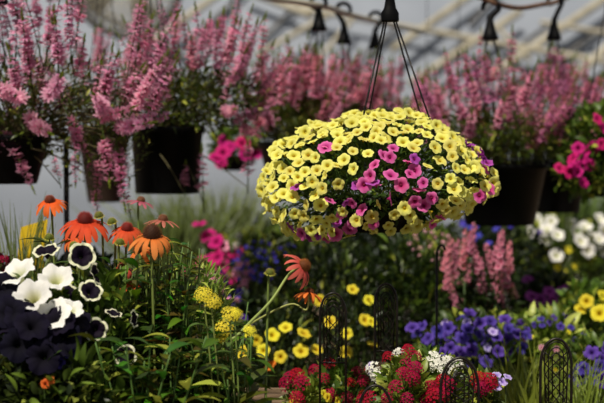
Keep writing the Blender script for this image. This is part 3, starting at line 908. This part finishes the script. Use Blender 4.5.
RO, OR = (226, 62, 34), (246, 132, 60)
coneflower('vivid orange-red coneflower, highest and furthest left', 50, 201, 3.1, .95, (232, 66, 36), (244, 104, 50), (-.05, -.38, .93), (90, 34, 16), (170, 66, 24), 62, droop=1.0, seed=2, n=17)
coneflower('large red coneflower with wide drooping petals beside two green buds', 85, 221, 2.95, 1.38, (214, 52, 36), (238, 84, 54), (.04, -.3, .95), (96, 40, 16), (176, 76, 26), 78, droop=1.0, seed=3, n=17)
coneflower('orange coneflower partly hidden behind the wide red coneflower', 74, 236, 3.12, 1.0, (236, 92, 40), (246, 136, 70), (-.2, -.4, .9), (96, 40, 16), (170, 80, 30), 84, droop=.9, seed=4, n=14)
coneflower('orange-red coneflower between the wide red one and the dark-coned one', 127, 229, 3.0, 1.05, (224, 74, 40), (240, 110, 60), (.1, -.34, .93), (110, 40, 18), (180, 74, 26), 122, droop=1.05, seed=5, n=15)
coneflower('apricot orange coneflower with a big dark brown cone', 152, 236, 2.8, 1.25, (238, 122, 52), (250, 158, 84), (.06, -.3, .95), (56, 30, 12), (128, 72, 26), 158, droop=1.25, seed=6, n=15, cone_r=.0135, cone_h=.02, missing=.08)
coneflower('ragged orange coneflower hanging just below the dark-coned one', 139, 250, 2.86, .95, (240, 124, 52), (250, 150, 78), (-.35, -.5, .75), (74, 34, 14), (130, 60, 24), 142, droop=1.3, seed=7, n=11, missing=.2)
coneflower('small salmon coneflower with sparse hanging petals below the orange ones', 122, 268, 2.95, .8, (224, 84, 56), (240, 120, 90), (.05, -.2, .97), (110, 60, 30), (160, 90, 40), 118, droop=1.5, seed=8, n=10, missing=.15)
coneflower('flat red young coneflower low among the green stems', 132, 284, 2.9, .72, (214, 48, 28), (232, 76, 40), (.05, -.2, .97), (120, 60, 24), (170, 90, 30), 140, droop=.45, seed=9, n=12)
coneflower('faded pinkish coneflower seen edge-on under the pink spikes', 163, 220, 3.15, .9, (176, 84, 80), (206, 120, 110), (.1, -.05, 1), (96, 50, 36), (140, 80, 50), 168, droop=.5, seed=10, n=11)
coneflower('faint rosy coneflower edge-on beside the black pot', 141, 201, 3.3, .8, (190, 84, 96), (216, 120, 130), (.2, -.05, 1), (96, 50, 36), (140, 80, 50), 150, droop=.4, seed=12, n=11)
coneflower('salmon coneflower on a long bare leaning stem right of the yellow yarrow', 303, 266, 2.9, 1.1, (222, 92, 78), (238, 130, 108), (.8, -.3, .5), (96, 44, 20), (190, 96, 40), 190, droop=1.2, seed=13, n=13, missing=.1, leaves=1, via=[(205, 376), (240, 333), (270, 302)], stem_c=(150, 160, 84), r=.003)
coneflower('small orange coneflower low on the second leaning stem', 309, 293, 2.92, .8, (232, 92, 44), (242, 120, 60), (.15, .25, .95), (96, 44, 20), (150, 70, 30), 196, droop=1.0, seed=14, n=11, leaves=1, via=[(206, 374, 2.92), (232, 338, 2.93), (266, 315, 2.92), (292, 304, 2.92)], stem_c=(150, 160, 84), r=.0021)
BUDS = [(49, 238, 'green spiky bud below the highest red coneflower'), (99, 216, 'green spiky bud between the two tallest red coneflowers'), (112, 222, 'green spiky bud left of the dark-coned coneflower'), (74, 246, 'green spiky bud in front of the wide red coneflower'), (120, 243, 'green spiky bud under the middle orange coneflower'), (172, 268, 'green spiky bud right of the ragged orange coneflower'), (270, 273, 'small green spiky bud near the long leaning stems')]
for i, (x, y, lab) in enumerate(BUDS):
    coneflower(lab, x, y, 2.9 + .05 * (i % 3), .8, (150, 160, 60), (190, 180, 80), (rnd.uniform(-.2, .2), -.35, 1), (86, 100, 34), (176, 150, 50), x + rnd.uniform(-8, 8), droop=.3, n=22, plen=.009, pw=.0022, cone_r=.0105, cone_h=.012, leaves=3, seed=20 + i, cat='flower bud')


# leafy clumps
def clump(label, px, d, xs, ytop, n_st, seed, cols=((42, 62, 16), (96, 124, 36), (168, 180, 70), .2), size=.085, leaves_per=13, rd=.1):
    b = P(px, 403, d); r = root('leafy_plant', (b[0], b[1], Z1), label, 'plant')
    pot_parts(r, b, Z1 + .12, .1, .12)
    q = random.Random(seed); gs, gl = Geo(), Geo()
    for k in range(n_st):
        hx = px + q.uniform(-1, 1) * xs; hy = ytop + abs(q.gauss(0, 1)) * 26; dd = d + q.uniform(-1, 1) * rd
        top = P(hx, hy, dd); base = np.array([b[0] + q.uniform(-.06, .06), b[1] + q.uniform(-.06, .06), Z1 + .1])
        cv = curve([base, base * .5 + top * .5 + np.array([q.uniform(-.02, .02), 0, 0]), top], 8)
        gs.add(tube(cv, np.linspace(.003, .0015, len(cv)), 5, lin((88, 112, 50)) * q.uniform(.7, 1.3)))
        ms, ts, cs = [], [], []
        for j in range(leaves_per):
            t = .38 + .6 * (j + q.random()) / leaves_per; p = cv[min(len(cv) - 1, int(t * len(cv)))]; a = j * 2.4 + q.uniform(-.6, .6)
            dv = unit([math.cos(a), math.sin(a), q.uniform(.1, 1.1)])
            ms.append(frame_y(dv, unit(np.array([q.uniform(-.4, .4), q.uniform(-.4, .4), 1.0]))) * size * q.uniform(.5, 1.15) * (1.1 - .5 * t)); ts.append(p)
            cs.append(lin([u + (v - u) * q.random() for u, v in zip(cols[0], cols[1])]) if q.random() > cols[3] else lin(cols[2]) * q.uniform(.7, 1.1))
        gl.many(LANCE, np.array(ms), np.array(ts), np.array(cs))
    part('stems', gs, STEM, r); part('leaves', gl, LEAF, r)


clump('tall green leafy clump under the orange coneflowers', 118, 2.9, 44, 258, 40, 1)
clump('green leafy clump right of the dark-coned coneflower', 172, 2.9, 30, 240, 34, 2, size=.075)
clump('green leafy clump with broad leaves at the bottom centre left', 215, 2.8, 40, 335, 28, 3, size=.1)
clump('thin green leafy clump behind the yellow yarrow', 222, 3.2, 30, 300, 14, 4, size=.06)
clump('low green leafy clump with broad leaves at the bottom left', 150, 2.7, 60, 335, 34, 5, size=.1)


bed('feathery_plant', 'fine feathery light green plant between the coneflowers and the yellow yarrow', 'plant', 196, 322, 38, 62, .1, 3.05, Z1, [], (2600, .02, SMALL, (70, 92, 26), (128, 146, 52), (180, 186, 84), .15), leaf2=(500, .05, BLADE, (90, 110, 36), (140, 156, 60), (190, 190, 100), .1))
bed('leafy_plant', 'low olive green leafy plant in the bottom left corner', 'plant', 60, 385, 70, 34, .1, 2.66, Z1, [], (700, .026, OVAL, (26, 36, 12), (74, 88, 30), (150, 156, 66), .12), leaf2=(160, .05, LANCE, (60, 80, 24), (110, 128, 44), (160, 166, 80), .1))

# ornamental grass tufts
def grass(label, px, d, zb, xs, ytop, n, col, seed, w=1.0, arch=.5, base_r=.05, cat='grass'):
    b = P(px, 403, d); r = root('grass_tuft', (b[0], b[1], zb), label, cat)
    pot_parts(r, b, zb + .12, .09, .12)
    q = random.Random(seed); g = Geo(); ms, ts, cs = [], [], []
    for k in range(n):
        hx = px + q.gauss(0, .55) * xs; hy = ytop + abs(q.gauss(0, 1)) * 30; top = P(hx, hy, d + q.uniform(-.15, .15))
        base = np.array([b[0] + q.uniform(-1, 1) * base_r, b[1] + q.uniform(-1, 1) * base_r, zb + .1])
        L = np.linalg.norm(top - base) * 1.1; dv = unit(top - base + np.array([0, 0, L * .12]))
        side = unit([dv[0] * .4 + q.uniform(-.5, .5), dv[1] - .5, .8])
        M = frame_y(dv, side); ms.append(M @ np.diag([L * w, L, L * arch])); ts.append(base); cs.append(lin(col) * q.uniform(.5, 1.3))
    g.many(BLADE, np.array(ms), np.array(ts), np.array(cs)); part('grass_blades', g, LEAF, r)


grass('soft green grass clump behind the leafy plants left of the yellow mound', 215, 6.2, Z3, 74, 186, 420, (104, 120, 56), 1, .7)
grass('soft green grass clump below the black pot', 172, 6.0, Z3, 66, 196, 300, (88, 104, 48), 2, .7)
grass('thin upright grass blades at the left edge behind the yellow card', 14, 3.55, Z1, 24, 205, 46, (84, 100, 44), 3, .5)
grass('few upright grass blades behind the yellow card', 38, 3.5, Z1, 12, 216, 14, (84, 100, 44), 4, .5)
grass('green grass clump under the magenta flowers at the right edge', 578, 6.9, Z3, 60, 168, 260, (92, 120, 48), 5, .7)
grass('yellow-green grassy plant at the lower right', 525, 3.55, Z1, 56, 350, 120, (128, 140, 48), 6, .8)
grass('green grassy plant at the lower right corner', 585, 3.5, Z1, 42, 362, 90, (110, 128, 44), 7, .8)
grass('olive grassy plant behind the low yellow petunias', 250, 4.7, Z2, 44, 285, 130, (88, 104, 44), 8, .8)

# yarrow
def yarrow(label, heads, d, base_px, zb=Z1 + .1):
    b = P(base_px, 403, d); base = np.array([b[0], b[1], zb]); r = root('yarrow', base, label, 'flower')
    gs, gl = Geo(), Geo()
    for (x, y, s, ax) in heads:
        p = P(x, y, d); place('flower_cluster', rnd.choice(YAR), r, p, frame_z(unit(ax), rnd.uniform(0, 6)), s)
        cv = curve([base, base * .4 + p * .6 + np.array([.01, 0, -.02]), p - unit(ax) * .022 * s], 7); gs.add(tube(cv, .0018, 5, lin((110, 124, 56))))
        for k in range(5):
            a = rnd.uniform(0, 6.28); gl.add(LANCE, frame_y(unit([math.cos(a), math.sin(a), .5]), np.array([0, 0, 1.])) * .05, cv[rnd.randint(3, 12)], lin((80, 100, 44)) * rnd.uniform(.8, 1.3))
    part('stems', gs, STEM, r); part('leaves', gl, LEAF, r)
yarrow('bright yellow yarrow with the highest flat flower head', [(203, 294, .65, (-.1, -.9, .7)), (213, 301, .65, (.3, -.9, .7))], 2.72, 215)
yarrow('bright yellow yarrow with a flat head right of the highest one', [(231, 314, .68, (.2, -.8, .8)), (237, 313, .5, (.5, -.8, .8))], 2.72, 226)
yarrow('dimmer yellow yarrow heads lowest on the clump', [(224, 328, .7, (0, -.9, .7)), (221, 338, .5, (0, -.7, .7)), (250, 330, .5, (.2, -.7, .7))], 2.8, 222)

# ------------------------------------------------------------------ behind, left of centre
bed('petunia_plant', 'blurred magenta petunia with large blooms left below the yellow mound', 'plant', 222, 290, 32, 52, .12, 5.3, Z3,
    [('flower', MAG, [(217, 242), (209, 236), (234, 252), (222, 266), (236, 262), (218, 258), (204, 262), (228, 278), (200, 225), (192, 274)], 1.15, .1), ('pink_flower', PLB, [(215, 277), (222, 284), (212, 290), (226, 292), (206, 283), (230, 300), (218, 298), (192, 298), (224, 247)], 1.4, .1)], (500, .04, OVAL, *GM))
bed('lobelia_plant', 'blurred blue lobelia with tiny flowers below left of the yellow mound', 'plant', 262, 285, 46, 52, .14, 4.9, Z2,
    [('flower', BLU, scat(46, 268, 262, 34, 22, 3, 4) + scat(18, 236, 285, 20, 26, 4, 3), .8, .1), ('pink_flower', PLB, scat(12, 244, 276, 10, 12, 5, 4), .55, .1), ('white_flower', WHU, [(240, 238), (238, 246), (228, 300)], .7, 0)], (1500, .028, SMALL, *GD), leaf2=(300, .05, SMALL, *GM))
bed('lobelia_plant', 'violet flowered plant just behind the highest yellow yarrow', 'plant', 236, 325, 24, 34, .1, 4.3, Z2, [('flower', BLP, [(238, 300), (234, 307), (244, 318), (246, 335), (252, 328), (240, 292), (228, 296)], .5, .1), ('pink_flower', PLB, [(228, 300), (236, 301)], .5, 0)], (500, .03, OVAL, *GD))

# dark bushes under the mound, its shade painted into their leaf colour
for px, py, rx, ry, d, lab in ((330, 300, 60, 62, 4.5, 'dark green bush, shade painted into its leaves, under the centre of the yellow mound'), (405, 300, 52, 62, 4.6, 'dark green bush, shade painted into its leaves, under the right of the yellow mound'), (270, 350, 40, 50, 4.4, 'dark green bush behind the pale leaning stems')):
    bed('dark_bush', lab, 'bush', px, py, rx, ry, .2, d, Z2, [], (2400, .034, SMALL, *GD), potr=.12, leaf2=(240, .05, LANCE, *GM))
bed('calibrachoa_plant', 'low yellow flowered plant behind the long leaning coneflower stems', 'plant', 280, 350, 42, 36, .12, 4.05, Z2,
    [('flower', YPET, [(286, 328), (303, 334), (301, 351), (264, 350), (272, 335), (257, 339), (244, 352), (281, 356), (250, 332), (316, 350)], .8, .05), ('orange_flower', ORP, [(272, 366), (213, 341)], .95, 0)], (900, .03, SMALL, *GD))
bed('calibrachoa_plant', 'sparse yellow flowered plant between the two tall wire arches', 'plant', 350, 330, 36, 44, .12, 4.15, Z2,
    [('flower', YPET, [(352, 290), (364, 320), (370, 322), (347, 333), (330, 322), (368, 300), (320, 300), (372, 345), (345, 352)], .72, .05)], (900, .03, SMALL, *GD))
# trailing growth under the mound
bed('trailing_plant', 'leafy plant with dull pink specks right under the yellow mound', 'plant', 425, 262, 40, 34, .15, 4.7, Z2, [('flower', MIX, scat(26, 436, 246, 28, 18, 9, 5), .45, .1)], (1400, .03, SMALL, *GM), leaf2=(200, .05, LANCE, *GM))

# snapdragons
sd = P(478, 300, 4.45); r = root('snapdragon_plant', (sd[0], sd[1], Z2), 'tall salmon pink snapdragons standing left below the large black pot', 'plant')
pot_parts(r, sd, Z2 + .12, .12, .12)
def snap(seed):
    rr = random.Random(seed); g = Geo(); g.add(tube([(0, 0, -.16), (0, 0, .16)], [.003, .002], 5, lin((70, 90, 36))))
    fl = funnel_tpl([(.1, (200, 100, 110)), (.4, (216, 110, 140)), (1, (240, 172, 188))], depth=.9, notch=.3, n=10, rings=(.1, .4, .7, 1), ruffle=.2)
    for i in range(26):
        t = i / 26; a = i * 2.4; z = -.02 + .17 * t; s = .021 * (1 - .5 * t)
        nrm = unit([math.cos(a), math.sin(a), .35]); g.add(fl, frame_z(nrm, rr.uniform(0, 6)) * s, np.array([math.cos(a) * .014, math.sin(a) * .014, z]), np.full(3, rr.uniform(.75, 1.1)))
    for i in range(16):
        a = i * 2.4; g.add(LANCE, frame_y(unit([math.cos(a), math.sin(a), .7]), np.array([0, 0, 1.])) * .05, (0, 0, -.16 + .14 * i / 16), lin((60, 84, 34)) * rr.uniform(.7, 1.2))
    return g.mesh('flower_spike', PETAL)
SN = [snap(s) for s in range(3)]; g = Geo()
for i, (x, y) in enumerate([(446, 285), (455, 272), (463, 262), (466, 290), (478, 268), (482, 288), (492, 272), (500, 262), (506, 282), (510, 268), (452, 300), (468, 308), (488, 305), (500, 300), (478, 312), (495, 255), (470, 250), (445, 265), (459, 318), (512, 292)]):
    p = P(x, y, 4.45 + rnd.uniform(-.15, .12)); ax = unit([rnd.uniform(-.4, .4), rnd.uniform(-.1, .1), 1])
    place('flower_spike', rnd.choice(SN), r, p, frame_z(ax, rnd.uniform(0, 6)), rnd.uniform(.5, .72))
    g.add(tube([np.array([sd[0] + rnd.uniform(-.06, .06), sd[1], Z2 + .1]), p - ax * .1], .0028, 5, lin((60, 80, 34))))
part('stem', g, STEM, r)
g = Geo(); foliage(g, 900, P(478, 325, 4.45), (.12, .12, .12), .045, LANCE, *GD); part('foliage', g, LEAF, r)
grass('tiny orange-tipped upright grass beside the snapdragons', 520, 4.9, Z2, 6, 290, 12, (90, 100, 40), 14, .6)

bed('petunia_plant', 'violet-blue petunias massed below the salmon snapdragons', 'plant', 474, 350, 56, 38, .14, 4.1, Z2,
    [('flower', BLP, scat(34, 476, 338, 50, 25, 12, 8) + [(418, 334), (412, 328), (428, 338), (422, 326)], .72, .3), ('pale_flower', LAV, scat(7, 470, 340, 44, 22, 14, 12), .7, .1)], (1500, .03, OVAL, *GM), potr=.12)
bed('petunia_plant', 'violet-blue petunias at the right edge above the corner', 'plant', 596, 368, 30, 32, .12, 3.85, Z2,
    [('flower', BLP, [(590, 352), (600, 358), (604, 350), (582, 368), (592, 374), (602, 378), (578, 374), (598, 366), (588, 380)], .85, .1), ('yellow_flower', YPET, [(584, 392, (0, -1, .3), 1)], .65, 0)], (700, .03, OVAL, *GM))
bed('salvia_plant', 'loose green plant with thin violet spikes right of the violet petunias', 'plant', 545, 350, 44, 34, .15, 4.2, Z2,
    [('flower', BLP, scat(14, 548, 330, 40, 14, 17, 6), .42, .1), ('yellow_flower', YPET, scat(8, 540, 350, 40, 25, 18, 8), .3, .1), ('pink_flower', PLB, [(522, 340), (540, 347), (554, 348), (520, 350)], .4, 0)], (1500, .03, SMALL, *GL), leaf2=(500, .06, LANCE, *GL))
bed('petunia_plant', 'soft yellow petunia with pointed blooms at the right edge', 'plant', 590, 310, 34, 26, .12, 4.5, Z2,
    [('flower', YPET, [(600, 296), (598, 313, (-.2, -.9, .5), 1.3), (604, 300), (546, 314, (-.5, -.5, .8), 1.0), (585, 301), (554, 311), (578, 310)], .85, .1)], (800, .035, OVAL, *GM))
bed('petunia_plant', 'white petunias massed behind the large black pot', 'plant', 560, 256, 48, 42, .2, 6.15, Z3,
    [('flower', WHP, [(575, 232), (584, 228), (590, 238), (579, 242), (597, 240), (586, 250), (570, 225), (550, 222), (546, 230), (556, 236), (545, 240), (536, 222), (600, 252), (576, 275), (565, 262), (530, 232), (555, 256), (598, 220), (604, 230)], .85, .3), ('yellow_flower', YPET, [(560, 260), (567, 250), (572, 267), (556, 268), (562, 272)], .6, .1), ('violet_flower', BLP, [(541, 232), (548, 228)], .6, 0)], (1500, .04, OVAL, *GM), potr=.12)
bed('petunia_plant', 'pale flowered bushy plant under the right side of the large black pot', 'plant', 528, 222, 30, 28, .15, 6.5, Z3, [('flower', WHP, scat(10, 545, 208, 20, 8, 22, 7), .6, .1)], (900, .05, LANCE, (70, 90, 50), (130, 146, 90), (190, 196, 140), .2))
bed('petunia_plant', 'magenta-purple petunias between the snapdragons and the white petunias', 'plant', 550, 300, 36, 26, .15, 5.15, Z3,
    [('flower', PUR, [(527, 280), (566, 290), (560, 293), (552, 300), (540, 300), (548, 292), (535, 306), (556, 305), (530, 297)], .85, .1)], (900, .035, OVAL, *GD))
bed('lobelia_plant', 'blue flowered dark plant in the gap under the large black pot', 'plant', 488, 250, 56, 30, .2, 5.6, Z3, [('flower', BLU, [(467, 226), (470, 229), (463, 224), (474, 227), (499, 226), (496, 230), (508, 226), (472, 240), (498, 250), (488, 244), (478, 236)], 1.5, .1)], (1500, .035, OVAL, *GD))
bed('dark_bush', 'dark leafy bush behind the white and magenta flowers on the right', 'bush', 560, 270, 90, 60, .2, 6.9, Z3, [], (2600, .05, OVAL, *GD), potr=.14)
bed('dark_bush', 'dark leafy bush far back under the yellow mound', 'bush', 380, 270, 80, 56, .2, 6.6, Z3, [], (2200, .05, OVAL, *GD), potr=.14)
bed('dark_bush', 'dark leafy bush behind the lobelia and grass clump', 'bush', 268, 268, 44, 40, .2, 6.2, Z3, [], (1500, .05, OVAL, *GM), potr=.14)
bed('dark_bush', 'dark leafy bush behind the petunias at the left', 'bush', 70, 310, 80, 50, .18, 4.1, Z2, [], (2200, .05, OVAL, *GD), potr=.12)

# magenta hanging petunias
def mag_basket(label, px, d, rim_y, head, fl, scale, fol, pot_r=.11, ph=.15):
    c = P(px, rim_y, d); r = root('petunia_basket', (c[0], c[1], c[2] - ph), label, 'hanging basket')
    pot_parts(r, c, c[2], pot_r, ph); hanger_parts(r, c, c[2] - .008, pot_r, P(*head, d), 3, 1)
    g = Geo()
    for (n, x, y, rx, ry) in fol: foliage(g, n, P(x, y, d - .05), (rx / F * d, .15, ry / F * d), .035, OVAL, *GM)
    part('foliage', g, LEAF, r)
    gs = Geo()
    for (x, y) in fl:
        p = P(x, y, d - .2 + rnd.uniform(-.05, .05)); nrm = unit(np.array([0, -.9, .4]) + rng.normal(size=3) * .3)
        place('flower', rnd.choice(MAG), r, p, frame_z(nrm, rnd.uniform(0, 6)), scale * rnd.uniform(.85, 1.1))
        gs.add(tube(curve([c, (c + p) / 2 + np.array([0, 0, .03]), p - nrm * .02], 4), .0018, 4, lin((80, 98, 40)), cap=False))
    part('stem', gs, STEM, r)
mag_basket('magenta petunia basket at the right edge beside the large black pot', 612, 4.6, 150, (612, -10), [(598, 119), (602, 144), (582, 158), (575, 165), (587, 150), (570, 172), (578, 172), (560, 168), (594, 147), (572, 158), (606, 128), (590, 165), (584, 183), (578, 148)], .72, [(900, 600, 140, 36, 34), (400, 585, 175, 28, 20)])
mag_basket('blurred magenta petunia basket behind the pink basket with plain black pot', 234, 5.5, 155, (234, -30), [(221, 163), (223, 152), (245, 156), (224, 141), (256, 154), (216, 158), (243, 143), (230, 146)], .95, [(420, 236, 146, 26, 16)], pot_r=.06, ph=.06)
bed('geranium', 'single red bloom rising behind the far right pink spikes', 'flower', 568, 110, 6, 30, .03, 5.9, Z3, [('flower', [RED[1]], [(569, 85)], .9, 0)], (60, .04, OVAL, *GD), potr=.05)

# ------------------------------------------------------------------ red verbena and white flowers, front centre
bed('verbena_plant', 'crimson verbena in front of the left tall wire arch', 'plant', 340, 392, 34, 28, .1, 3.45, Z1,
    [('flower_cluster', RED, [(330, 364), (350, 384), (362, 381), (357, 372), (316, 372), (322, 380), (368, 372), (365, 394), (346, 396), (331, 393)], .72, .1)], (800, .028, OVAL, *GM))
bed('verbena_plant', 'crimson verbena spilling beside the wooden crate', 'plant', 304, 398, 14, 20, .08, 3.3, Z1,
    [('flower_cluster', RED, [(291, 379), (297, 376), (302, 384), (297, 398), (289, 385)], .85, .05), ('yellow_flower', YPET, [(296, 400), (322, 394), (326, 397), (335, 400)], .45, 0)], (400, .028, OVAL, *GL))
bed('verbena_plant', 'bright red verbena next to the white blossoms, between both low arches', 'plant', 408, 392, 28, 34, .08, 3.02, Z1,
    [('flower_cluster', RED, [(408, 352), (404, 366), (410, 378), (396, 388), (406, 400), (389, 359), (402, 374), (388, 398), (372, 398), (365, 402), (414, 369), (412, 358)], .74, .05)], (800, .028, OVAL, *GL))
bed('verbena_plant', 'bright red verbena behind the middle low wire arch', 'plant', 444, 398, 22, 24, .08, 3.04, Z1,
    [('flower_cluster', RED, [(432, 386), (440, 394), (434, 398), (447, 386), (426, 399), (442, 382)], .85, .03)], (500, .028, OVAL, *GM))
bed('verbena_plant', 'small red verbena right of the middle low wire arch', 'plant', 482, 396, 14, 20, .06, 3.1, Z1,
    [('flower_cluster', RED, [(484, 382), (481, 387), (488, 385), (478, 380)], .9, .03), ('lavender_flower', LAV, [(495, 376), (500, 382), (494, 386), (505, 378)], .62, 0)], (300, .028, OVAL, *GM))
bed('phlox_plant', 'white flower clusters behind the bright red verbena', 'plant', 425, 382, 36, 30, .08, 3.14, Z1,
    [('flower_cluster', WHU, [(399, 356), (401, 364), (416, 362), (423, 366), (431, 358), (434, 366), (441, 362), (428, 374), (420, 376), (438, 375), (446, 372), (446, 362), (454, 366), (412, 370), (379, 374), (381, 382), (376, 368)], .85, .03), ('lavender_flower', LAV, [(371, 366), (373, 372)], .5, 0)], (800, .028, OVAL, *GM))


# ------------------------------------------------------------------ wire arches
def arch(label, x0, x1, ytop, ybot, d, lattice=True, r=.0028, seed=0, zb=Z1 + .002, lattice_to=.62, group='black wire garden arches'):
    a, b = P(x0, 300, d), P(x1, 300, d); w = (b[0] - a[0]) / 2; xc = (a[0] + b[0]) / 2; y = a[1]; zt = P((x0 + x1) / 2, ytop, d)[2]
    rt = root('wire_arch', (xc, y, zb), label, 'garden ornament', group)
    hgt = w * 1.7
    pts = [(xc - w, y, zb), (xc - w, y, zt - hgt)] + [(xc - w * math.cos(t) ** 1, y, zt - hgt + hgt * math.sin(t)) for t in np.linspace(.15, math.pi - .15, 17)] + [(xc + w, y, zt - hgt), (xc + w, y, zb)]
    g = Geo(); g.add(tube(np.array(pts), r, 7)); part('outer_frame', g, IRON, rt)
    if lattice:
        g = Geo(); H = (zt - P(0, ybot, d)[2]) * lattice_to
        for k, ww in enumerate((.75, .5, .25)):
            top = zt - .006 - .012 * k; bt = zt - H * (1 - .12 * k)
            q = [(xc - w * ww * .9, y, bt)]
            for t in np.linspace(0, math.pi, 13): q.append((xc - w * ww * math.cos(t), y, top - hgt * ww * .8 + hgt * ww * .8 * math.sin(t)))
            q.append((xc + w * ww * .9, y, bt)); g.add(tube(np.array(q), r * .5, 5))
        rr = random.Random(seed)
        for s in (-1, 1):
            for ph in (0, 1.1, 2.2):
                q = [(xc + s * w * .9 * math.sin(t * 5.5 + ph) * (1 - .4 * t), y + .004 * s, zt - hgt * .5 - (H - hgt * .5) * t) for t in np.linspace(0, 1, 18)]
                g.add(tube(np.array(q), r * .42, 5))
        # curled ends at the foot of the scrollwork
        for s in (-1, 1):
            q = [(xc + s * (w * .45 + w * .28 * math.cos(t) * (1 - t / 9)), y, zt - H + w * .3 * math.sin(t) * (1 - t / 9)) for t in np.linspace(0, 6, 16)]
            g.add(tube(np.array(q), r * .5, 5))
        part('scrollwork', g, IRON, rt)
        g = Geo(); zz = zt - H - .004; g.add(tube([(xc - w, y, zz), (xc + w, y, zz)], r * .8, 6)); part('crossbar', g, IRON, rt)


arch('tall narrow black wire arch left of the yellow flowers, in front of crimson verbena', 320, 346, 293, 403, 3.2, seed=1)
arch('tallest black wire arch with scrollwork, beside the white blossoms', 375, 397, 284, 403, 3.2, seed=2, lattice_to=.55)
arch('low wide black wire arch cut by the bottom edge of the picture', 359, 392, 386, 420, 2.85, lattice=False, seed=3, r=.003)
arch('low black wire arch with scrollwork in front of red verbena', 441, 479, 358, 403, 2.85, seed=4, r=.003, lattice_to=1.3)
arch('rounded black wire arch amid the yellow-green grass at the right', 541, 572, 339, 403, 2.95, seed=5, r=.003, lattice_to=1.2)
g = Geo(); a = P(437, 252, 3.5); g.add(tube([a, np.array([a[0], a[1], Z1 + .002])], .0032, 7)); g.add(tube(curve([a, a + np.array([.004, 0, .012]), a + np.array([.014, 0, .016]), a + np.array([.02, 0, .006])], 4), .0028, 6))
single('garden_stake', g, IRON, 'thin straight black stake right of the tallest wire arch', 'garden stake')
g = Geo(); a = P(66, 132, 3.95); g.add(tube([a, np.array([a[0], a[1], Z2 + .002])], .0075, 8)); g.add(tube([a + [0, 0, -.02], a + [-.08, 0, .03]], .006, 6))
single('support_pole', g, IRON, 'black metal pole between the two leftmost flower baskets', 'pole')

# wooden crate at the bottom
b = P(262, 398, 3.42); r = root('wooden_crate', (b[0], b[1], Z1), 'weathered wooden crate edge at the bottom centre', 'crate')
zt = P(262, 394, 3.42)[2]; w = .085
for k in range(3):
    z1 = zt - k * .075
    for nm, A, B in (('side_board', (b[0] - w, b[1] - .09, z1 - .065), (b[0] + w, b[1] - .075, z1)), ('side_board', (b[0] - w, b[1] + .075, z1 - .065), (b[0] + w, b[1] + .09, z1)),
                     ('end_board', (b[0] - w, b[1] - .074, z1 - .065), (b[0] - w + .015, b[1] + .074, z1)), ('end_board', (b[0] + w - .015, b[1] - .074, z1 - .065), (b[0] + w, b[1] + .074, z1))):
        g = Geo(); g.add(box(A, B)); part(nm, g, WOOD, r, smooth=False)
for sx in (-1, 1):
    for sy in (-1, 1):
        x = b[0] + sx * (w - .028); y = b[1] + sy * .062
        g = Geo(); g.add(box((x - .011, y - .011, Z1), (x + .011, y + .011, zt - .004))); part('corner_post', g, WOOD, r, smooth=False)

# ------------------------------------------------------------------ light
W = bpy.data.worlds.new('world'); sc.world = W; W.use_nodes = True
nt = W.node_tree; bg = nt.nodes['Background']
bg.inputs['Color'].default_value = (.78, .81, .86, 1); bg.inputs['Strength'].default_value = .3
sun = bpy.data.lights.new('sun', 'SUN'); sun.energy = 4.2; sun.angle = math.radians(.6); sun.color = (1, .93, .8)
so = bpy.data.objects.new('sun', sun); COL.objects.link(so)
sd_ = Vector((-.24, -.52, .82)).normalized(); so.rotation_euler = sd_.to_track_quat('Z', 'Y').to_euler()
so.location = (-2, -3, 6)

cam = bpy.data.cameras.new('camera'); co = bpy.data.objects.new('camera', cam); COL.objects.link(co)
cam.sensor_width = 36; cam.lens = F * 36 / 604; co.location = CAM.tolist()
co.rotation_euler = (math.pi / 2 - PITCH, 0, 0)
cam.clip_start = .05; cam.dof.use_dof = True; cam.dof.focus_distance = 3.0; cam.dof.aperture_fstop = 3.5
sc.camera = co
sc.view_settings.view_transform = 'Standard'; sc.view_settings.look = 'None'; sc.view_settings.exposure = 0; sc.view_settings.gamma = 1
sc.view_settings.use_curve_mapping = False
sc.cycles.use_denoising = True
sc.cycles.max_bounces = 6; sc.cycles.transparent_max_bounces = 4
